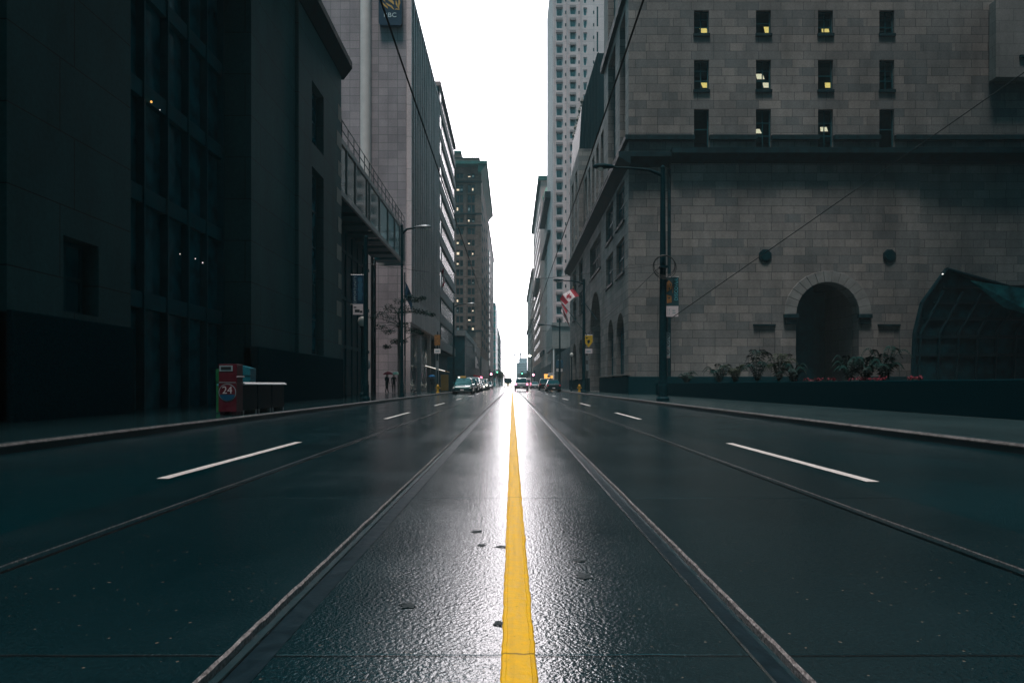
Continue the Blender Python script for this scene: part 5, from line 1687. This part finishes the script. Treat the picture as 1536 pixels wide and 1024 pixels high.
LP = 'parked cars along the left kerb'
car('dark teal taxi with a yellow roof sign, first of the parked cars on the left', -4.55, 64.5, 0, 'car_green', group=LP, cat='taxi', name='taxi', taxi=True)
for Y, pc, lb, k in ((72, 'car_white', 'white parked car just behind the taxi', 'sedan'), (79, 'car_black', 'black parked car behind the white one near the taxi', 'sedan'), (86.5, 'car_silver', 'silver parked car third behind the taxi', 'suv'),
                     (94.5, 'car_green', 'dark green parked car midway along the left kerb', 'sedan'), (104, 'car_white', 'bright white parked car midway along the left kerb', 'sedan'), (113, 'car_white', 'second bright white parked car toward the far left kerb', 'suv'),
                     (124, 'car_black', 'dark parked car toward the far end of the left row', 'sedan'), (138, 'car_silver', 'far silver parked car, last of the left row', 'sedan')):
    car(lb, -4.9 + random.uniform(-.1, .1), Y, random.uniform(-.03, .03), pc, k, LP, lights=(Y in (104, 113)))
car('dark silver sport utility vehicle driving away on the right track with red tail lights', 1.32, 98, PI, 'car_silver', 'suv', None, 'car', 'utility_vehicle', tail=True)
car('white topped sedan driving away on the right behind the utility vehicle', 4.85, 146, PI, 'car_silver', 'sedan', 'cars on the right side', 'car', 'sedan_car')
car('dull red sedan parked at the right kerb beyond the other cars', 5.3, 162, PI, 'car_red', 'sedan', 'cars on the right side')
car('black car parked at the right kerb nearest the granite building', 5.25, 88, PI, 'car_black', 'sedan', 'cars on the right side')
car('black utility vehicle parked at the right kerb before the hotel tower', 5.25, 110, PI, 'car_black', 'suv', 'cars on the right side')
vn = thing('delivery_van', 'pale grey boxy van ahead of the utility vehicle in the right lane', 'van', (3.4, 160, 0))
m = MB()
loft(m, [[(-w, y, .35), (-w, y, zt - .3), (-w * .9, y, zt), (w * .9, y, zt), (w, y, zt - .3), (w, y, .35)] for y, w, zt in ((-2.4, .98, 2.3), (-2.3, 1.0, 2.4), (1.2, 1.0, 2.4), (2.0, .98, 1.5), (2.7, .9, 1.2))])
m.build('body', M['whitecloth'], vn, bevel=.04)
MB().box(-.75, -.05, -2.43, -2.405, 1.35, 2.0).box(.05, .75, -2.43, -2.405, 1.35, 2.0).build('rear_window', M['dark_glass'], vn)
for y in (-1.5, 1.7):
    for s in (-1, 1): MB().lathe([(.2, -.11), (.36, -.11), (.36, .11), (.2, .11)], (s * .88, y, .36), 16, 'x').build('wheel', M['rubber'], vn)
for s in (-1, 1): MB().box(s * .9 - .08, s * .9 + .08, -2.44, -2.4, .9, 1.3).build('tail_light', M['red_lamp'], vn)

bus = thing('oncoming_bus', 'oncoming cream fronted bus with bright headlights far down the left track', 'bus', (-1.35, 228, 0))
m = MB(); loft(m, [[(-w, y, .35), (-w, y, 2.8), (-w * .85, y, 3.1), (w * .85, y, 3.1), (w, y, 2.8), (w, y, .35)] for y, w in ((0, 1.2), (.12, 1.27), (11, 1.27), (11.2, 1.2))])
m.build('body', M['iron'], bus, bevel=.05)
MB().box(-1.18, 1.18, -.05, -.003, .45, 1.35).build('front_panel', M['cream'], bus, bevel=.03)
MB().box(-1.1, 1.1, -.04, -.003, 1.42, 2.65).build('windscreen', M['dark_glass'], bus, bevel=.03)
MB().box(-.7, .7, -.05, -.003, 2.7, 2.95).build('destination_sign', M['room'], bus)
for s in (-1, 1):
    MB().lathe([(.36, -.055), (.3, -.1), (.01, -.12)], (s * .78, 0, .88), 12, 'y').build('headlight', M['headlight'], bus)
    for y in (2.2, 8.6): MB().lathe([(.25, -.14), (.48, -.14), (.48, .14), (.25, .14)], (s * 1.12, y, .48), 16, 'x').build('wheel', M['rubber'], bus)
    MB().box(s * 1.3, s * 1.45, -.15, 0, 1.9, 2.4).build('mirror', M['iron'], bus)

# ================================================================== TREES
def limb(mb, p, d, L, r, depth, tips):
    pts = [Vector(p)]
    d = Vector(d).normalized()
    for i in range(4):
        d = (d + Vector((random.uniform(-.22, .22), random.uniform(-.22, .22), random.uniform(-.05, .16)))).normalized()
        pts.append(pts[-1] + d * L / 4)
    mb.tube(pts, [r * (1 - .15 * i) for i in range(5)], 6)
    if depth == 0: tips.append(pts[-1]); return
    for k in range(3):
        limb(mb, pts[random.choice((2, 3, 4))], d + Vector((random.uniform(-.9, .9), random.uniform(-.9, .9), random.uniform(-.2, .5))), L * .68, r * .5, depth - 1, tips)


t = thing('street_tree', 'thin dark street tree with flat sparse layers of leaves before the bank tower', 'tree', (-7.35, 45, .126))
tr, tips = MB(), []
o_ = Vector((-7.35, 45, .126))
trunk = [at(600, 565, 45) - o_, at(601, 540, 45) - o_, at(598, 515, 45) - o_, at(601, 490, 45) - o_, at(597, 470, 45) - o_, at(604, 452, 45) - o_]
trunk[0].z = 0
tr.tube(trunk, [.13, .11, .10, .08, .06, .03], 8)
cl = []
for (u, v, dy, r) in ((585, 462, .3, .42), (600, 452, -.2, .4), (613, 446, .2, .34), (624, 450, 0, .32), (634, 447, .3, .2), (598, 468, -.6, .45), (612, 463, .5, .4), (628, 467, 0, .34), (639, 470, .2, .3), (648, 472, -.1, .22), (586, 478, .6, .45), (572, 471, 0, .4), (560, 476, .3, .3),
                      (604, 486, 0, .35), (614, 496, -.3, .32), (625, 497, .2, .25), (632, 500, 0, .15), (583, 497, .5, .4), (571, 490, -.5, .35), (592, 512, 0, .3), (580, 520, .4, .25), (606, 512, -.3, .2)):
    p = at(u, v, 45 + dy) - o_
    cl.append((p, r))
    j = min(range(len(trunk)), key=lambda i: abs(trunk[i].z - (p.z - .25)))
    a = trunk[j]
    tr.tube([a, a.lerp(p, .5) + Vector((0, 0, .12)), p], [.035, .022, .008], 5)
tr.build('trunk', M['bark'], t)
lf = MB(); leaves(lf, cl, 150, .065, 1.3, .5); lf.build('crown', M['leaf'], t)
far_trees = [(-7.3, 330, 8.5, 2.6, 'leaf', 'dark street tree on the left kerb beyond the far red light'), (-7.4, 400, 9.5, 3.0, 'leaf_far', 'yellowing street tree far down the left kerb'), (-7.6, 480, 9.5, 3.2, 'leaf_far', 'farthest yellowing street tree on the left kerb'),
             (7.4, 340, 8.5, 2.8, 'leaf', 'dark green street tree on the right kerb past the far green light'), (7.2, 440, 9.0, 3.2, 'leaf', 'farthest dark green street tree on the right kerb')]
for X, Y, hgt, rad, mt, lb in far_trees:
    t = thing('street_tree', lb, 'tree', (X, Y, .126), 0, 'far street trees')
    tb, tips = MB(), []
    tb.tube([(0, 0, 0), (.1, 0, hgt * .25), (0, .1, hgt * .5)], [.22, .17, .12], 7)
    for k in range(5): limb(tb, (0, .05, hgt * (.3 + .04 * k)), (math.cos(k * 1.26), math.sin(k * 1.26), .7), rad * .9, .08, 1, tips)
    tb.build('trunk', M['bark'], t)
    lf = MB(); leaves(lf, [(p, rad * .42) for p in tips] + [((random.uniform(-1, 1) * rad * .5, random.uniform(-1, 1) * rad * .5, hgt * random.uniform(.5, .95)), rad * .4) for _ in range(8)], 45, .3, 1)
    lf.build('crown', M[mt], t)

# ================================================================== AIR, SKY, SUN, CAMERA
HAZE = 0.0005
hz_o = MB().box(-75, 75, -45, 920, -1.2, 108).build('haze', M['iron'])
hz_o['kind'] = 'stuff'
m = bpy.data.materials.new('air'); m.use_nodes = True
nt = m.node_tree; nt.nodes.remove(nt.nodes['Principled BSDF'])
pv = N(nt, 'ShaderNodeVolumePrincipled'); pv.inputs['Density'].default_value = HAZE; pv.inputs['Color'].default_value = (.72, .93, .97, 1); pv.inputs['Anisotropy'].default_value = 0.0
nt.links.new(pv.outputs[0], nt.nodes['Material Output'].inputs['Volume'])
hz_o.data.materials.clear(); hz_o.data.materials.append(m)

wd_ = bpy.data.worlds.new('World'); scene.world = wd_; wd_.use_nodes = True
nt = wd_.node_tree
bg = nt.nodes['Background']
sky = nt.nodes.new('ShaderNodeTexSky'); sky.sky_type = 'NISHITA'; sky.sun_disc = False
EL, ROT = math.radians(74), math.radians(195)
sky.sun_elevation, sky.sun_rotation = EL, ROT
sky.dust_density = 6; sky.air_density = 1.0
hs_ = nt.nodes.new('ShaderNodeHueSaturation'); hs_.inputs['Saturation'].default_value = .12; hs_.inputs['Value'].default_value = .4
nt.links.new(sky.outputs[0], hs_.inputs['Color'])
tc = nt.nodes.new('ShaderNodeTexCoord')
cl_ = noise(nt, tc.outputs['Generated'], 2.2, 6, .55)
dt = nt.nodes.new('ShaderNodeVectorMath'); dt.operation = 'DOT_PRODUCT'      # the overcast is thin and bright over the end of the street, heavy and blue-green elsewhere
nt.links.new(tc.outputs['Generated'], dt.inputs[0]); dt.inputs[1].default_value = (0, math.cos(math.radians(10)), math.sin(math.radians(10)))
w_ = nt.nodes.new('ShaderNodeMapRange'); w_.interpolation_type = 'SMOOTHSTEP'
nt.links.new(dt.outputs['Value'], w_.inputs[0]); w_.inputs[1].default_value = .895; w_.inputs[2].default_value = .972
heavy = mixc(nt, ramp(nt, cl_, .3, .7), (.5, 2.8, 3.5), (.9, 3.8, 4.6))
bright = mixc(nt, ramp(nt, cl_, .3, .7), (56, 52, 54.2), (63, 59, 61))
cloud = mixc(nt, w_.outputs[0], heavy, bright)
nt.links.new(mixc(nt, .93, hs_.outputs[0], cloud), bg.inputs['Color'])
bg.inputs['Strength'].default_value = .10
sun = bpy.data.lights.new('sun', 'SUN'); sun.energy = 2.9; sun.angle = math.radians(12); sun.color = (1, .92, .885)
so = bpy.data.objects.new('sun', sun); COL.objects.link(so)
d = Vector((math.sin(ROT) * math.cos(EL), math.cos(ROT) * math.cos(EL), math.sin(EL)))
so.rotation_euler = (-d).to_track_quat('-Z', 'Y').to_euler()

cam = bpy.data.cameras.new('camera'); cam.sensor_width = 36; cam.lens = 24; cam.shift_y = (V0 - 512) / 1536
cam.clip_start = .05; cam.clip_end = 6000
co = bpy.data.objects.new('camera', cam); COL.objects.link(co)
co.location = (0, 0, H); co.rotation_euler = (PI / 2, 0, 0)
scene.camera = co
scene.view_settings.view_transform = 'Standard'; scene.view_settings.look = 'None'; scene.view_settings.gamma = 1; scene.view_settings.exposure = 0
scene.render.engine = 'CYCLES'
cy = scene.cycles
cy.use_denoising = True; cy.max_bounces = 6; cy.transparent_max_bounces = 8; cy.volume_bounces = 0; cy.sample_clamp_indirect = 4
